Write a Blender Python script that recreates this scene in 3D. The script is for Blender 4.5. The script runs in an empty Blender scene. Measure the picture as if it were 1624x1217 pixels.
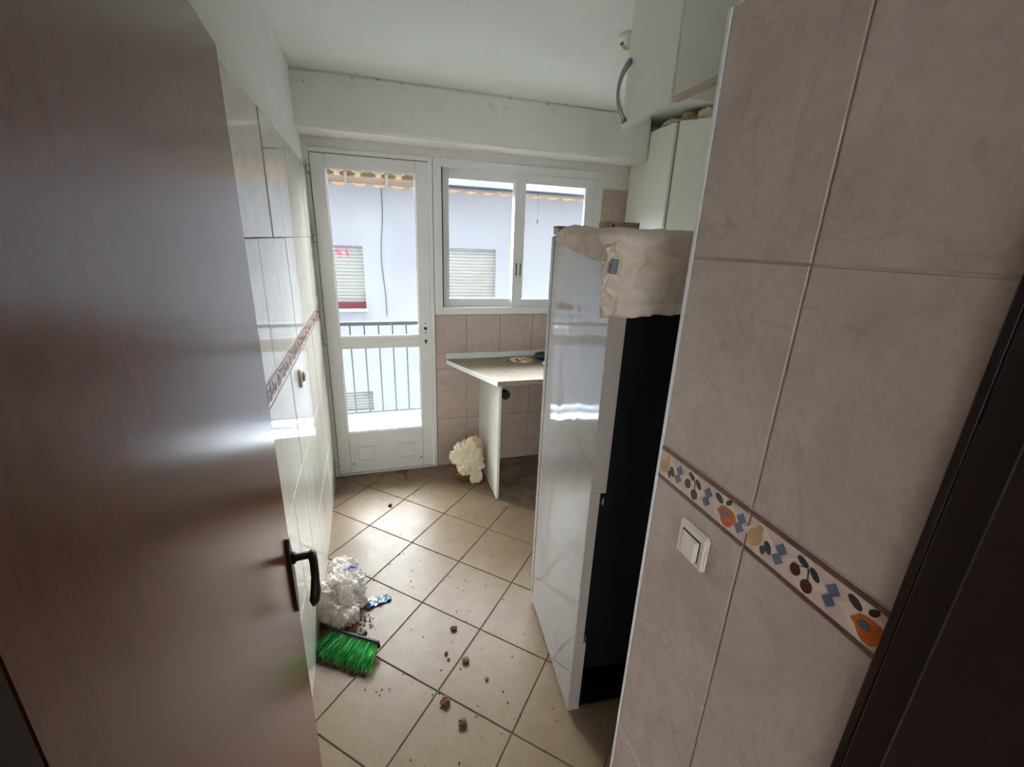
import bpy, bmesh, math, random
from mathutils import Vector, Matrix, noise

random.seed(7)
scene = bpy.context.scene
COL = scene.collection

# ------------------------------------------------------------------ camera
CAM_Z = 1.667
YAW, PITCH, ROLL = math.radians(17.4427), math.radians(-18.0769), math.radians(2.1854)
fwd = Vector((math.sin(YAW) * math.cos(PITCH), math.cos(YAW) * math.cos(PITCH), math.sin(PITCH)))
rgt = Vector((math.cos(YAW), -math.sin(YAW), 0))
upv = rgt.cross(fwd)
r2 = rgt * math.cos(ROLL) + upv * math.sin(ROLL)
u2 = -rgt * math.sin(ROLL) + upv * math.cos(ROLL)
cam_data = bpy.data.cameras.new('camera')
cam_data.sensor_fit = 'HORIZONTAL'
cam_data.sensor_width = 36.0
cam_data.lens = 686.4466 / 1624 * 36.0
cam_data.clip_start = 0.01
cam = bpy.data.objects.new('camera', cam_data)
COL.objects.link(cam)
m = Matrix((r2, u2, -fwd)).transposed().to_4x4()
m.translation = Vector((0, 0, CAM_Z))
cam.matrix_world = m
scene.camera = cam

# ------------------------------------------------------------------ world / exposure
world = bpy.data.worlds.new('overcast_sky')
scene.world = world
world.use_nodes = True
bg = world.node_tree.nodes['Background']
bg.inputs['Color'].default_value = (0.89, 0.95, 1.0, 1)
bg.inputs['Strength'].default_value = 31.0
scene.view_settings.view_transform = 'Standard'
scene.view_settings.look = 'None'
scene.view_settings.gamma = 1.0
scene.view_settings.use_curve_mapping = False
scene.view_settings.exposure = 0.42
scene.cycles.max_bounces = 12
scene.cycles.diffuse_bounces = 7
scene.cycles.glossy_bounces = 6
scene.cycles.transparent_max_bounces = 16
scene.cycles.use_denoising = True
scene.cycles.sample_clamp_indirect = 8.0


def portal(name, loc, sx, sz):
    ld = bpy.data.lights.new(name, 'AREA')
    ld.shape = 'RECTANGLE'
    ld.size, ld.size_y = sx, sz
    ld.cycles.is_portal = True
    o = bpy.data.objects.new(name, ld)
    COL.objects.link(o)
    o.location = loc
    o.rotation_euler = (math.radians(-90), 0, 0)    # emits towards -Y, into the room
    return o


portal('door_light_portal', (0.0, 3.16, 1.07), 0.80, 2.2)
portal('window_light_portal', (0.98, 3.26, 1.65), 1.2, 1.0)


# ------------------------------------------------------------------ materials
def srgb(r, g, b):
    f = lambda c: (c / 255 / 12.92) if c / 255 <= 0.04045 else ((c / 255 + 0.055) / 1.055) ** 2.4
    return (f(r), f(g), f(b), 1)


def mat(name, color, rough=0.5, metallic=0.0, spec=0.5, coat=0.0, coat_rough=0.1):
    mt = bpy.data.materials.new(name)
    mt.use_nodes = True
    b = mt.node_tree.nodes['Principled BSDF']
    b.inputs['Base Color'].default_value = color
    b.inputs['Roughness'].default_value = rough
    b.inputs['Metallic'].default_value = metallic
    b.inputs['Specular IOR Level'].default_value = spec
    b.inputs['Coat Weight'].default_value = coat
    b.inputs['Coat Roughness'].default_value = coat_rough
    return mt


def nd(mt, typ, **kw):
    n = mt.node_tree.nodes.new(typ)
    for k, v in kw.items():
        if k in n.inputs:
            n.inputs[k].default_value = v
        else:
            setattr(n, k, v)
    return n


def lk(mt, a, b):
    mt.node_tree.links.new(a, b)


def coords(mt, scale=(1, 1, 1), kind='Object', rot=(0, 0, 0)):
    tc = nd(mt, 'ShaderNodeTexCoord')
    mp = nd(mt, 'ShaderNodeMapping')
    mp.inputs['Scale'].default_value = scale
    mp.inputs['Rotation'].default_value = rot
    lk(mt, tc.outputs[kind], mp.inputs['Vector'])
    return mp.outputs['Vector']


def world_coords(mt, scale=(1, 1, 1), rot=(0, 0, 0)):
    g = nd(mt, 'ShaderNodeNewGeometry')
    mp = nd(mt, 'ShaderNodeMapping')
    mp.inputs['Scale'].default_value = scale
    mp.inputs['Rotation'].default_value = rot
    lk(mt, g.outputs['Position'], mp.inputs['Vector'])
    return mp.outputs['Vector']


def ramp(mt, fac, stops):
    r = nd(mt, 'ShaderNodeValToRGB')
    el = r.color_ramp.elements
    el[0].position, el[0].color = stops[0]
    el[1].position, el[1].color = stops[-1]
    for p, c in stops[1:-1]:
        e = el.new(p)
        e.color = c
    lk(mt, fac, r.inputs['Fac'])
    return r.outputs['Color']


def noise_tex(mt, vec, scale=5, detail=4, rough=0.55, dist=0.0):
    n = nd(mt, 'ShaderNodeTexNoise')
    n.inputs['Scale'].default_value = scale
    n.inputs['Detail'].default_value = detail
    n.inputs['Roughness'].default_value = rough
    n.inputs['Distortion'].default_value = dist
    lk(mt, vec, n.inputs['Vector'])
    return n.outputs['Fac']


def mixc(mt, fac, a, b, mode='MIX'):
    n = nd(mt, 'ShaderNodeMix', data_type='RGBA', blend_type=mode)
    if isinstance(fac, (int, float)):
        n.inputs[0].default_value = fac
    else:
        lk(mt, fac, n.inputs[0])
    for v, i in ((a, 6), (b, 7)):
        if isinstance(v, tuple):
            n.inputs[i].default_value = v
        else:
            lk(mt, v, n.inputs[i])
    return n.outputs[2]


def bump(mt, h, strength=0.2, dist=0.01):
    n = nd(mt, 'ShaderNodeBump')
    n.inputs['Strength'].default_value = strength
    n.inputs['Distance'].default_value = dist
    lk(mt, h, n.inputs['Height'])
    b = mt.node_tree.nodes['Principled BSDF']
    lk(mt, n.outputs['Normal'], b.inputs['Normal'])


def base(mt, col):
    lk(mt, col, mt.node_tree.nodes['Principled BSDF'].inputs['Base Color'])


M = {}


def mottled(name, c1, c2, rough, scale=6, bstr=0.0, bscale=40, spec=0.5, stretch=(1, 1, 1), c3=None):
    mt = mat(name, c1, rough, spec=spec)
    v = world_coords(mt, stretch)
    f = noise_tex(mt, v, scale, 6, 0.6, 0.3)
    col = ramp(mt, f, [(0.32, c1), (0.68, c2)])
    if c3:
        f2 = noise_tex(mt, v, scale * 6, 5, 0.65)
        col = mixc(mt, ramp(mt, f2, [(0.60, (0, 0, 0, 1)), (0.74, (0.6, 0.6, 0.6, 1))]), col, c3)
    base(mt, col)
    if bstr:
        bump(mt, noise_tex(mt, v, bscale, 4), bstr, 0.004)
    M[name] = mt
    return mt


mottled('plaster', srgb(232, 232, 227), srgb(225, 226, 220), 0.85, 2.5, 0.12, 60)
mottled('beam_plaster', srgb(232, 229, 226), srgb(224, 220, 216), 0.85, 3, 0.12, 60, c3=srgb(196, 188, 178))
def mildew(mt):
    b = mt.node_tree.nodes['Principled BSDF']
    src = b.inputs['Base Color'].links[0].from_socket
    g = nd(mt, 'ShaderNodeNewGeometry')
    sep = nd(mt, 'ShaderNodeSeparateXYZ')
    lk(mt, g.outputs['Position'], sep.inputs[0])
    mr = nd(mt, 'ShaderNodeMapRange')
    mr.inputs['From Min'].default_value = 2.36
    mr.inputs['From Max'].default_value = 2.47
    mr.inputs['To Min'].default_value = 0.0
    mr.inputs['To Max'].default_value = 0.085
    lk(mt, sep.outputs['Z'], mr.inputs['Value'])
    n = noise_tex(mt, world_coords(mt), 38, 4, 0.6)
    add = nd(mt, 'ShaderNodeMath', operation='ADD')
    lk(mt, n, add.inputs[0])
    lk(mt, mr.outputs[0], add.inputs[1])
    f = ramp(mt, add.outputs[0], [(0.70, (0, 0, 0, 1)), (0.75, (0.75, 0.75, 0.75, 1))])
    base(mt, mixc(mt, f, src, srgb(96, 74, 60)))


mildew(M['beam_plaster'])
mottled('ceiling_paint', srgb(232, 236, 230), srgb(225, 230, 223), 0.9, 1.6, 0.10, 45)
mottled('grout', srgb(116, 103, 90), srgb(150, 138, 122), 0.9, 9)
mottled('light_grout', srgb(186, 172, 158), srgb(168, 152, 138), 0.9, 9)
mottled('dark_grout', srgb(74, 60, 48), srgb(104, 88, 72), 0.9, 9)
mottled('hall_paint', srgb(200, 196, 192), srgb(190, 186, 182), 0.9, 2)
mottled('shaded_screed', srgb(136, 118, 100), srgb(90, 76, 62), 0.9, 7, 0.3, 30, c3=srgb(48, 40, 34))
mottled('white_lacquer', srgb(230, 229, 227), srgb(223, 222, 219), 0.42, 4)
mottled('aluminium', srgb(230, 230, 229), srgb(223, 223, 222), 0.38, 4)
mottled('laminate', srgb(214, 212, 202), srgb(206, 206, 195), 0.45, 3, stretch=(1, 1, 0.2))
mottled('cabinet_front', srgb(226, 226, 216), srgb(218, 219, 208), 0.45, 3, stretch=(1, 1, 0.2))
mottled('edge_strip', srgb(196, 182, 158), srgb(178, 160, 134), 0.6, 8)
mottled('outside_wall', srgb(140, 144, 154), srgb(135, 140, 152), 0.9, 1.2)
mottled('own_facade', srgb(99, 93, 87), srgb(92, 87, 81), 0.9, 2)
mottled('shutter', srgb(150, 152, 152), srgb(143, 146, 146), 0.6, 2)
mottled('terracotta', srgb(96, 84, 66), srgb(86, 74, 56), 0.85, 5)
mottled('fascia', srgb(150, 140, 118), srgb(138, 126, 102), 0.85, 9)
mottled('soffit_tile', srgb(176, 146, 116), srgb(166, 134, 102), 0.85, 5)
mottled('gutter', srgb(104, 90, 78), srgb(96, 80, 70), 0.6, 5)
mottled('red_sill', srgb(112, 38, 50), srgb(94, 30, 40), 0.6, 9)
mottled('balcony_tile', srgb(226, 226, 230), srgb(218, 219, 224), 0.5, 3)
mottled('cloth', srgb(226, 209, 190), srgb(204, 187, 170), 0.8, 6, 0.25, 120, c3=srgb(186, 170, 156))
mottled('paper', srgb(232, 222, 198), srgb(216, 202, 174), 0.8, 10, 0.1, 60)
mottled('kraft', srgb(206, 178, 140), srgb(188, 158, 120), 0.85, 20)
mottled('cardboard', srgb(186, 160, 128), srgb(170, 144, 112), 0.85, 14)
mottled('crumb', srgb(128, 86, 56), srgb(92, 58, 38), 0.95, 90)
mottled('dark_dirt', srgb(70, 48, 34), srgb(44, 30, 22), 0.95, 90)
M['black_metal'] = mat('black_metal', (0.002, 0.0024, 0.0032, 1), 0.6, spec=0.15)
M['black'] = mat('black', (0.006, 0.006, 0.006, 1), 0.5)
M['black_rubber'] = mat('black_rubber', (0.012, 0.012, 0.013, 1), 0.6)
M['grey_flange'] = mat('grey_flange', srgb(158, 146, 138), 0.5)
M['steel'] = mat('steel', (0.32, 0.33, 0.33, 1), 0.38, 1.0)
M['bronze'] = mat('bronze', srgb(46, 34, 30), 0.38, 0.6)
M['switch_plastic'] = mat('switch_plastic', srgb(228, 218, 202), 0.4)
M['white_plastic'] = mat('white_plastic', srgb(226, 230, 222), 0.45)
M['yellow_wire'] = mat('yellow_wire', srgb(200, 180, 130), 0.6)
M['teal'] = mat('teal', srgb(14, 52, 66), 0.35)
M['pink'] = mat('pink', srgb(236, 96, 138), 0.7)
M['grey_box'] = mat('grey_box', srgb(150, 140, 138), 0.6)
M['dark_line'] = mat('dark_line', srgb(38, 32, 30), 0.7)
M['label_navy'] = mat('label_navy', srgb(72, 76, 92), 0.5)
M['label_light'] = mat('label_light', srgb(128, 132, 142), 0.5)
M['cable_grey'] = mat('cable_grey', srgb(48, 50, 58), 0.6)
M['orange_red'] = mat('orange_red', srgb(200, 84, 60), 0.5)
M['mustard'] = mat('mustard', srgb(222, 176, 60), 0.5)
M['olive'] = mat('olive', srgb(88, 84, 40), 0.5)
M['offwhite'] = mat('offwhite', srgb(230, 220, 200), 0.5)
M['blue_print'] = mat('blue_print', srgb(76, 100, 172), 0.35)
M['foil'] = mat('foil', srgb(150, 170, 188), 0.3, 0.5)
M['street'] = mat('street', srgb(190, 186, 180), 0.9)


def tile_material(name, c1, c2, vein, rough, vein_amt=0.5, spec=0.5):
    mt = mat(name, c1, rough, spec=spec)
    info = nd(mt, 'ShaderNodeObjectInfo')
    tc = nd(mt, 'ShaderNodeTexCoord')
    add = nd(mt, 'ShaderNodeVectorMath', operation='ADD')
    mul = nd(mt, 'ShaderNodeVectorMath', operation='SCALE')
    cmb = nd(mt, 'ShaderNodeCombineXYZ')
    for i in range(3):
        lk(mt, info.outputs['Random'], cmb.inputs[i])
    lk(mt, cmb.outputs[0], mul.inputs[0])
    mul.inputs['Scale'].default_value = 37.0
    lk(mt, tc.outputs['Object'], add.inputs[0])
    lk(mt, mul.outputs[0], add.inputs[1])
    v = add.outputs[0]
    f = noise_tex(mt, v, 7, 7, 0.62, 0.6)
    col = ramp(mt, f, [(0.3, c1), (0.7, c2)])
    f2 = noise_tex(mt, v, 55, 6, 0.7)
    col = mixc(mt, ramp(mt, f2, [(0.45, (0, 0, 0, 1)), (0.8, (0.35, 0.35, 0.35, 1))]), col, vein)
    # thin wandering veins
    f3 = noise_tex(mt, v, 3.2, 3, 0.5, 1.2)
    vv = ramp(mt, f3, [(0.488, (0, 0, 0, 1)), (0.5, (vein_amt,) * 3 + (1,)), (0.512, (0, 0, 0, 1))])
    col = mixc(mt, vv, col, vein)
    base(mt, col)
    bump(mt, f2, 0.04, 0.002)
    M[name] = mt
    return mt


tile_material('wall_tile', srgb(194, 175, 165), srgb(178, 160, 150), srgb(150, 132, 114), 0.16, 0.25)  # same tile as on the left wall, its shading put into a darker tone
tile_material('lit_gloss_tile', srgb(224, 219, 208), srgb(214, 208, 196), srgb(180, 168, 146), 0.02, 0.25, 0.9)  # lighter, lit copy of that tile for the left wall
M['lit_gloss_tile'].node_tree.nodes['Principled BSDF'].inputs['IOR'].default_value = 1.7
tile_material('floor_tile', srgb(126, 107, 86), srgb(116, 97, 76), srgb(98, 79, 59), 0.34, 0.15, 0.22)


def floor_dirt(mt):
    """shaped stains on the floor tiles: pale limescale splashes near the door, grime in places"""
    b = mt.node_tree.nodes['Principled BSDF']
    src = b.inputs['Base Color'].links[0].from_socket
    w = world_coords(mt)
    f = noise_tex(mt, w, 9, 6, 0.7, 0.4)
    grime = ramp(mt, f, [(0.58, (0, 0, 0, 1)), (0.78, (0.4, 0.4, 0.4, 1))])
    col = mixc(mt, grime, src, srgb(118, 98, 76))
    f2 = noise_tex(mt, w, 160, 2, 0.5)
    specks = ramp(mt, f2, [(0.74, (0, 0, 0, 1)), (0.77, (0.8, 0.8, 0.8, 1))])
    col = mixc(mt, specks, col, srgb(96, 72, 52))
    base(mt, col)
    # worn gloss
    f3 = noise_tex(mt, w, 14, 5, 0.7, 0.5)
    r = nd(mt, 'ShaderNodeMapRange')
    r.inputs['To Min'].default_value = 0.22
    r.inputs['To Max'].default_value = 0.5
    lk(mt, f3, r.inputs['Value'])
    lk(mt, r.outputs[0], b.inputs['Roughness'])


floor_dirt(M['floor_tile'])


def wood_material():
    mt = mat('brown_wood', srgb(92, 54, 38), 0.3, spec=0.58)
    v = coords(mt, (1, 9, 0.7))
    f = noise_tex(mt, v, 3.2, 8, 0.62, 0.8)
    col = ramp(mt, f, [(0.25, srgb(90, 40, 20)), (0.5, srgb(99, 45, 23)), (0.75, srgb(108, 52, 28))])
    v2 = coords(mt, (1, 60, 2.2))
    f2 = noise_tex(mt, v2, 5, 3, 0.6)
    sc = ramp(mt, f2, [(0.66, (0, 0, 0, 1)), (0.74, (0.7, 0.7, 0.7, 1))])
    col = mixc(mt, sc, col, srgb(30, 14, 10))
    base(mt, col)
    v3 = coords(mt, (1, 14, 1.6))
    f3 = noise_tex(mt, v3, 9, 5, 0.65)
    r = nd(mt, 'ShaderNodeMapRange')
    r.inputs['To Min'].default_value = 0.20
    r.inputs['To Max'].default_value = 0.29
    lk(mt, f3, r.inputs['Value'])
    lk(mt, r.outputs[0], mt.node_tree.nodes['Principled BSDF'].inputs['Roughness'])
    v4 = coords(mt, (1, 120, 5))
    bump(mt, noise_tex(mt, v4, 3, 5, 0.7), 0.06, 0.002)
    M['brown_wood'] = mt


wood_material()
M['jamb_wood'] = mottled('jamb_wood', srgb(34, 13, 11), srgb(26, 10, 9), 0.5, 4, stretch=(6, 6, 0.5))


def fridge_material():
    mt = mat('fridge_white', srgb(226, 224, 222), 0.07, spec=0.8)
    v = coords(mt, (1, 1.6, 0.5))
    f = noise_tex(mt, v, 3.0, 2, 0.4, 0.2)
    bump(mt, f, 0.35, 0.02)
    v2 = coords(mt, (1, 1, 1))
    f3 = noise_tex(mt, v2, 2.6, 3, 0.5, 1.4)
    vv = ramp(mt, f3, [(0.494, (0, 0, 0, 1)), (0.5, (0.3, 0.3, 0.3, 1)), (0.506, (0, 0, 0, 1))])
    base(mt, mixc(mt, vv, srgb(156, 151, 148), srgb(122, 119, 118)))
    M['fridge_white'] = mt


fridge_material()


def glass_material():
    mt = bpy.data.materials.new('window_glass')
    mt.use_nodes = True
    nt = mt.node_tree
    nt.nodes.clear()
    out = nt.nodes.new('ShaderNodeOutputMaterial')
    mx = nt.nodes.new('ShaderNodeMixShader')
    tr = nt.nodes.new('ShaderNodeBsdfTransparent')
    tr.inputs['Color'].default_value = (0.97, 0.985, 0.985, 1)
    gl = nt.nodes.new('ShaderNodeBsdfGlossy')
    gl.inputs['Roughness'].default_value = 0.01
    fr = nt.nodes.new('ShaderNodeFresnel')
    fr.inputs['IOR'].default_value = 1.16
    nt.links.new(fr.outputs[0], mx.inputs[0])
    nt.links.new(tr.outputs[0], mx.inputs[1])
    nt.links.new(gl.outputs[0], mx.inputs[2])
    nt.links.new(mx.outputs[0], out.inputs[0])
    M['glass'] = mt


glass_material()


def fill_glass_material():  # translucent pane of the window added as fill light
    mt = bpy.data.materials.new('fill_glass')
    mt.use_nodes = True
    nt = mt.node_tree
    nt.nodes.clear()
    out = nt.nodes.new('ShaderNodeOutputMaterial')
    tl = nt.nodes.new('ShaderNodeBsdfTranslucent')
    tl.inputs['Color'].default_value = (0.46, 0.46, 0.46, 1)
    nt.links.new(tl.outputs[0], out.inputs[0])
    M['fill_glass'] = mt


fill_glass_material()


def worktop_material():
    mt = mat('worktop', srgb(176, 160, 138), 0.4)
    v = world_coords(mt)
    f = noise_tex(mt, v, 160, 4, 0.7)
    col = ramp(mt, f, [(0.38, srgb(100, 88, 76)), (0.5, srgb(146, 130, 110)), (0.64, srgb(170, 156, 136))])
    base(mt, col)
    M['worktop'] = mt


worktop_material()


def bag_material():
    mt = mat('thin_plastic', srgb(236, 230, 224), 0.22)
    b = mt.node_tree.nodes['Principled BSDF']
    v = coords(mt)
    f = noise_tex(mt, v, 12, 4, 0.6, 0.5)
    base(mt, ramp(mt, f, [(0.3, srgb(240, 236, 232)), (0.7, srgb(222, 210, 198))]))
    b.inputs['Subsurface Weight'].default_value = 0.0
    bump(mt, noise_tex(mt, v, 24, 3, 0.55, 1.5), 0.6, 0.012)
    tl = mt.node_tree.nodes.new('ShaderNodeBsdfTranslucent')
    tl.inputs['Color'].default_value = srgb(236, 230, 224)
    tp = mt.node_tree.nodes.new('ShaderNodeBsdfTransparent')
    m1 = mt.node_tree.nodes.new('ShaderNodeMixShader')
    m1.inputs[0].default_value = 0.35
    m2 = mt.node_tree.nodes.new('ShaderNodeMixShader')
    m2.inputs[0].default_value = 0.10
    out = mt.node_tree.nodes['Material Output']
    lk(mt, b.outputs[0], m1.inputs[1])
    lk(mt, tl.outputs[0], m1.inputs[2])
    lk(mt, m1.outputs[0], m2.inputs[1])
    lk(mt, tp.outputs[0], m2.inputs[2])
    lk(mt, m2.outputs[0], out.inputs[0])
    M['thin_plastic'] = mt


bag_material()


def bristle_material():
    mt = mat('green_bristle', srgb(24, 150, 52), 0.45)
    v = coords(mt, (1, 0.12, 0.5))
    base(mt, ramp(mt, noise_tex(mt, v, 130, 2), [(0.3, srgb(6, 84, 26)), (0.5, srgb(22, 142, 50)), (0.72, srgb(110, 214, 128))]))
    M['green_bristle'] = mt


bristle_material()


def rail_material():
    mt = mat('rail_paint', srgb(70, 76, 88), 0.5)
    v = world_coords(mt)
    f = noise_tex(mt, v, 26, 5, 0.7)
    base(mt, ramp(mt, f, [(0.60, srgb(26, 29, 36)), (0.70, srgb(96, 100, 110))]))
    M['rail_paint'] = mt


rail_material()


# ------------------------------------------------------------------ mesh helpers
def add_box(bm, x0, x1, y0, y1, z0, z1, mtx=None):
    vs = [Vector((x, y, z)) for x in (x0, x1) for y in (y0, y1) for z in (z0, z1)]
    if mtx:
        vs = [mtx @ v for v in vs]
    b = [bm.verts.new(v) for v in vs]
    fs = []
    for q in ((0, 1, 3, 2), (4, 6, 7, 5), (0, 4, 5, 1), (2, 3, 7, 6), (0, 2, 6, 4), (1, 5, 7, 3)):
        fs.append(bm.faces.new([b[i] for i in q]))
    return b, fs


def add_prism(bm, pts, z0, z1, axis='z'):
    """extrude a polygon (CCW list of 2-D points) between z0 and z1 along an axis"""
    def P(a, b, c):
        return {'z': (a, b, c), 'y': (a, c, b), 'x': (c, a, b)}[axis]
    lo = [bm.verts.new(P(a, b, z0)) for a, b in pts]
    hi = [bm.verts.new(P(a, b, z1)) for a, b in pts]
    n = len(pts)
    bm.faces.new(lo[::-1])
    bm.faces.new(hi)
    for i in range(n):
        bm.faces.new((lo[i], lo[(i + 1) % n], hi[(i + 1) % n], hi[i]))


def add_tube(bm, pts, rad, seg=8, closed_ends=True):
    pts = [Vector(p) for p in pts]
    rads = rad if isinstance(rad, (list, tuple)) else [rad] * len(pts)
    rings = []
    prev = None
    for i, p in enumerate(pts):
        t = (pts[min(i + 1, len(pts) - 1)] - pts[max(i - 1, 0)]).normalized()
        ref = prev if prev else (Vector((0, 0, 1)) if abs(t.z) < 0.9 else Vector((1, 0, 0)))
        a = (ref - t * ref.dot(t)).normalized()
        prev = a
        b = t.cross(a)
        rings.append([bm.verts.new(p + (a * math.cos(2 * math.pi * k / seg) + b * math.sin(2 * math.pi * k / seg)) * rads[i]) for k in range(seg)])
    for i in range(len(rings) - 1):
        for k in range(seg):
            bm.faces.new((rings[i][k], rings[i][(k + 1) % seg], rings[i + 1][(k + 1) % seg], rings[i + 1][k]))
    if closed_ends:
        bm.faces.new(rings[0][::-1])
        bm.faces.new(rings[-1])


def add_lathe(bm, prof, center=(0, 0, 0), seg=24, mtx=None):
    c = Vector(center)
    rings = []
    for r, z in prof:
        ring = []
        for k in range(seg):
            a = 2 * math.pi * k / seg
            v = Vector((r * math.cos(a), r * math.sin(a), z))
            if mtx:
                v = mtx @ v
            ring.append(bm.verts.new(v + c))
        rings.append(ring)
    for i in range(len(rings) - 1):
        for k in range(seg):
            bm.faces.new((rings[i][k], rings[i][(k + 1) % seg], rings[i + 1][(k + 1) % seg], rings[i + 1][k]))
    bm.faces.new(rings[0][::-1])
    bm.faces.new(rings[-1])


def finish(name, bm, material, parent=None, bevel=0.0, smooth=False, loc=None, seg=1):
    if bevel:
        bmesh.ops.bevel(bm, geom=list(bm.edges), offset=bevel, segments=seg, affect='EDGES', clamp_overlap=True)
    bmesh.ops.recalc_face_normals(bm, faces=list(bm.faces))
    me = bpy.data.meshes.new(name)
    bm.to_mesh(me)
    bm.free()
    ml = material if isinstance(material, (list, tuple)) else [material]
    for x in ml:
        me.materials.append(M[x] if isinstance(x, str) else x)
    if smooth:
        for p in me.polygons:
            p.use_smooth = True
    o = bpy.data.objects.new(name, me)
    COL.objects.link(o)
    if parent:
        o.parent = parent
    if loc:
        o.location = loc
    return o


def box(name, dims, material, parent=None, bevel=0.0, loc=None, seg=1):
    bm = bmesh.new()
    add_box(bm, *dims)
    return finish(name, bm, material, parent, bevel, loc=loc, seg=seg)


def link_mesh(name, me, parent=None, loc=(0, 0, 0), rot=(0, 0, 0), scale=(1, 1, 1)):
    o = bpy.data.objects.new(name, me)
    COL.objects.link(o)
    o.parent = parent
    o.location, o.rotation_euler, o.scale = loc, rot, scale
    return o


def tag(o, label, cat, group=None, kind=None):
    o['label'] = label
    o['category'] = cat
    if group:
        o['group'] = group
    if kind:
        o['kind'] = kind
    return o


def empty(name, loc=(0, 0, 0), rz=0.0):
    o = bpy.data.objects.new(name, None)
    o.empty_display_size = 0.1
    COL.objects.link(o)
    o.location = loc
    o.rotation_euler = (0, 0, rz)
    return o


def fbm(p, s, n=4):
    return noise.fractal(Vector(p) * s, 1.0, 2.0, n)


def crumple(name, material, parent, center, size, amp=0.35, freq=9.0, seed=0.0, sub=4, ridge=0.6, flat_z=None, loc=None):
    """crumpled sheet lump: an ico sphere pushed about by ridged noise so that it creases"""
    bm = bmesh.new()
    bmesh.ops.create_icosphere(bm, subdivisions=sub, radius=1.0)
    off = Vector((seed * 3.1, seed * 1.7, seed * 5.3))
    for v in bm.verts:
        d = v.co.normalized()
        n1 = noise.noise(d * freq * 0.22 + off)
        r1 = 1 - abs(noise.noise(d * freq * 0.45 + off * 2)) * 2.2
        r2_ = 1 - abs(noise.noise(d * freq * 1.0 + off * 3)) * 2.2
        r3_ = 1 - abs(noise.noise(d * freq * 2.1 + off * 4)) * 2.2
        k = 1 + amp * (0.8 * n1 + ridge * (0.60 * r1 + 0.30 * r2_ + 0.12 * r3_) - 0.30)
        v.co = Vector((d.x * size[0] * k, d.y * size[1] * k, d.z * size[2] * k)) + Vector(center)
        if flat_z is not None and v.co.z < flat_z:
            v.co.z = flat_z + 0.0005 * (v.co.z - flat_z)
    return finish(name, bm, material, parent, smooth=False, loc=loc)


# ------------------------------------------------------------------ setting: shell
DW = 3.014          # inner face of window wall
CEIL = 2.47
LW0 = Vector((-0.361, 3.0, 0))
LW_ROT = math.radians(1.2886)
RW0 = Vector((0.589, 0.738, 0))
RW_ROT = math.radians(-0.5899)
COURSES = [(-0.026, 0.374), (0.374, 0.775), (0.775, 1.173), (1.252, 1.652), (1.652, 2.050)]
DECOR = (1.173, 1.252)
GAP = 0.0016


def tile_mesh(name, w, z0, z1, material, th=0.008):
    """wall tile: face at x = 0, body to the wall side (-x), spanning y 0..w"""
    bm = bmesh.new()
    y0, y1, za, zb = GAP, w - GAP, z0 + GAP, z1 - GAP
    b = 0.0014
    back = [bm.verts.new((-th, y, z)) for y, z in ((y0, za), (y1, za), (y1, zb), (y0, zb))]
    mid = [bm.verts.new((-b, y, z)) for y, z in ((y0, za), (y1, za), (y1, zb), (y0, zb))]
    top = [bm.verts.new((0, y, z)) for y, z in ((y0 + b, za + b), (y1 - b, za + b), (y1 - b, zb - b), (y0 + b, zb - b))]
    bm.faces.new(top)
    for i in range(4):
        j = (i + 1) % 4
        bm.faces.new((back[i], back[j], mid[j], mid[i]))
        bm.faces.new((mid[i], mid[j], top[j], top[i]))
    bmesh.ops.recalc_face_normals(bm, faces=list(bm.faces))
    me = bpy.data.meshes.new(name)
    bm.to_mesh(me)
    bm.free()
    me.materials.append(M[material])
    if me.polygons[0].normal.x < 0:
        me.flip_normals()
    return me


# decorative border tile, built once -------------------------------------------------
def poly_mesh(name, polys, mats):
    """thin raised print: list of (material index, [(y,z)...], height)"""
    bm = bmesh.new()
    for mi, pts, h in polys:
        n0 = len(bm.faces)
        lo = [bm.verts.new((0.0, y, z)) for y, z in pts]
        hi = [bm.verts.new((h, y, z)) for y, z in pts]
        f = [bm.faces.new(hi)]
        for i in range(len(pts)):
            j = (i + 1) % len(pts)
            f.append(bm.faces.new((lo[i], lo[j], hi[j], hi[i])))
        for q in f:
            q.material_index = mi
    bmesh.ops.recalc_face_normals(bm, faces=list(bm.faces))
    me = bpy.data.meshes.new(name)
    bm.to_mesh(me)
    bm.free()
    for x in mats:
        me.materials.append(M[x])
    return me


def ell(cy, cz, ry, rz, a=0, n=12, bump_=None):
    out = []
    for k in range(n):
        t = 2 * math.pi * k / n
        s = 1.0
        if bump_:
            s = bump_(t)
        y, z = ry * math.cos(t) * s, rz * math.sin(t) * s
        out.append((cy + y * math.cos(a) - z * math.sin(a), cz + y * math.sin(a) + z * math.cos(a)))
    return out


mottled('decor_base', srgb(214, 190, 180), srgb(200, 176, 166), 0.25, 20)
mottled('decor_cream', srgb(222, 204, 184), srgb(212, 192, 170), 0.25, 20)
mottled('decor_brown', srgb(84, 54, 42), srgb(120, 84, 66), 0.3, 40)
mottled('fruit_orange', srgb(196, 104, 40), srgb(166, 82, 28), 0.3, 60)
mottled('fruit_red', srgb(92, 26, 22), srgb(66, 18, 16), 0.3, 60)
mottled('fruit_pear', srgb(198, 160, 110), srgb(170, 128, 84), 0.3, 60)
mottled('leaf_green', srgb(56, 62, 54), srgb(40, 46, 42), 0.3, 60)
mottled('diamond_blue', srgb(104, 116, 132), srgb(78, 92, 108), 0.3, 50)
DZ = (DECOR[0] + DECOR[1]) / 2
DH = (DECOR[1] - DECOR[0])


def rhomb(cy, cz, ry, rz):
    return [(cy - ry, cz), (cy, cz - rz), (cy + ry, cz), (cy, cz + rz)]


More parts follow.
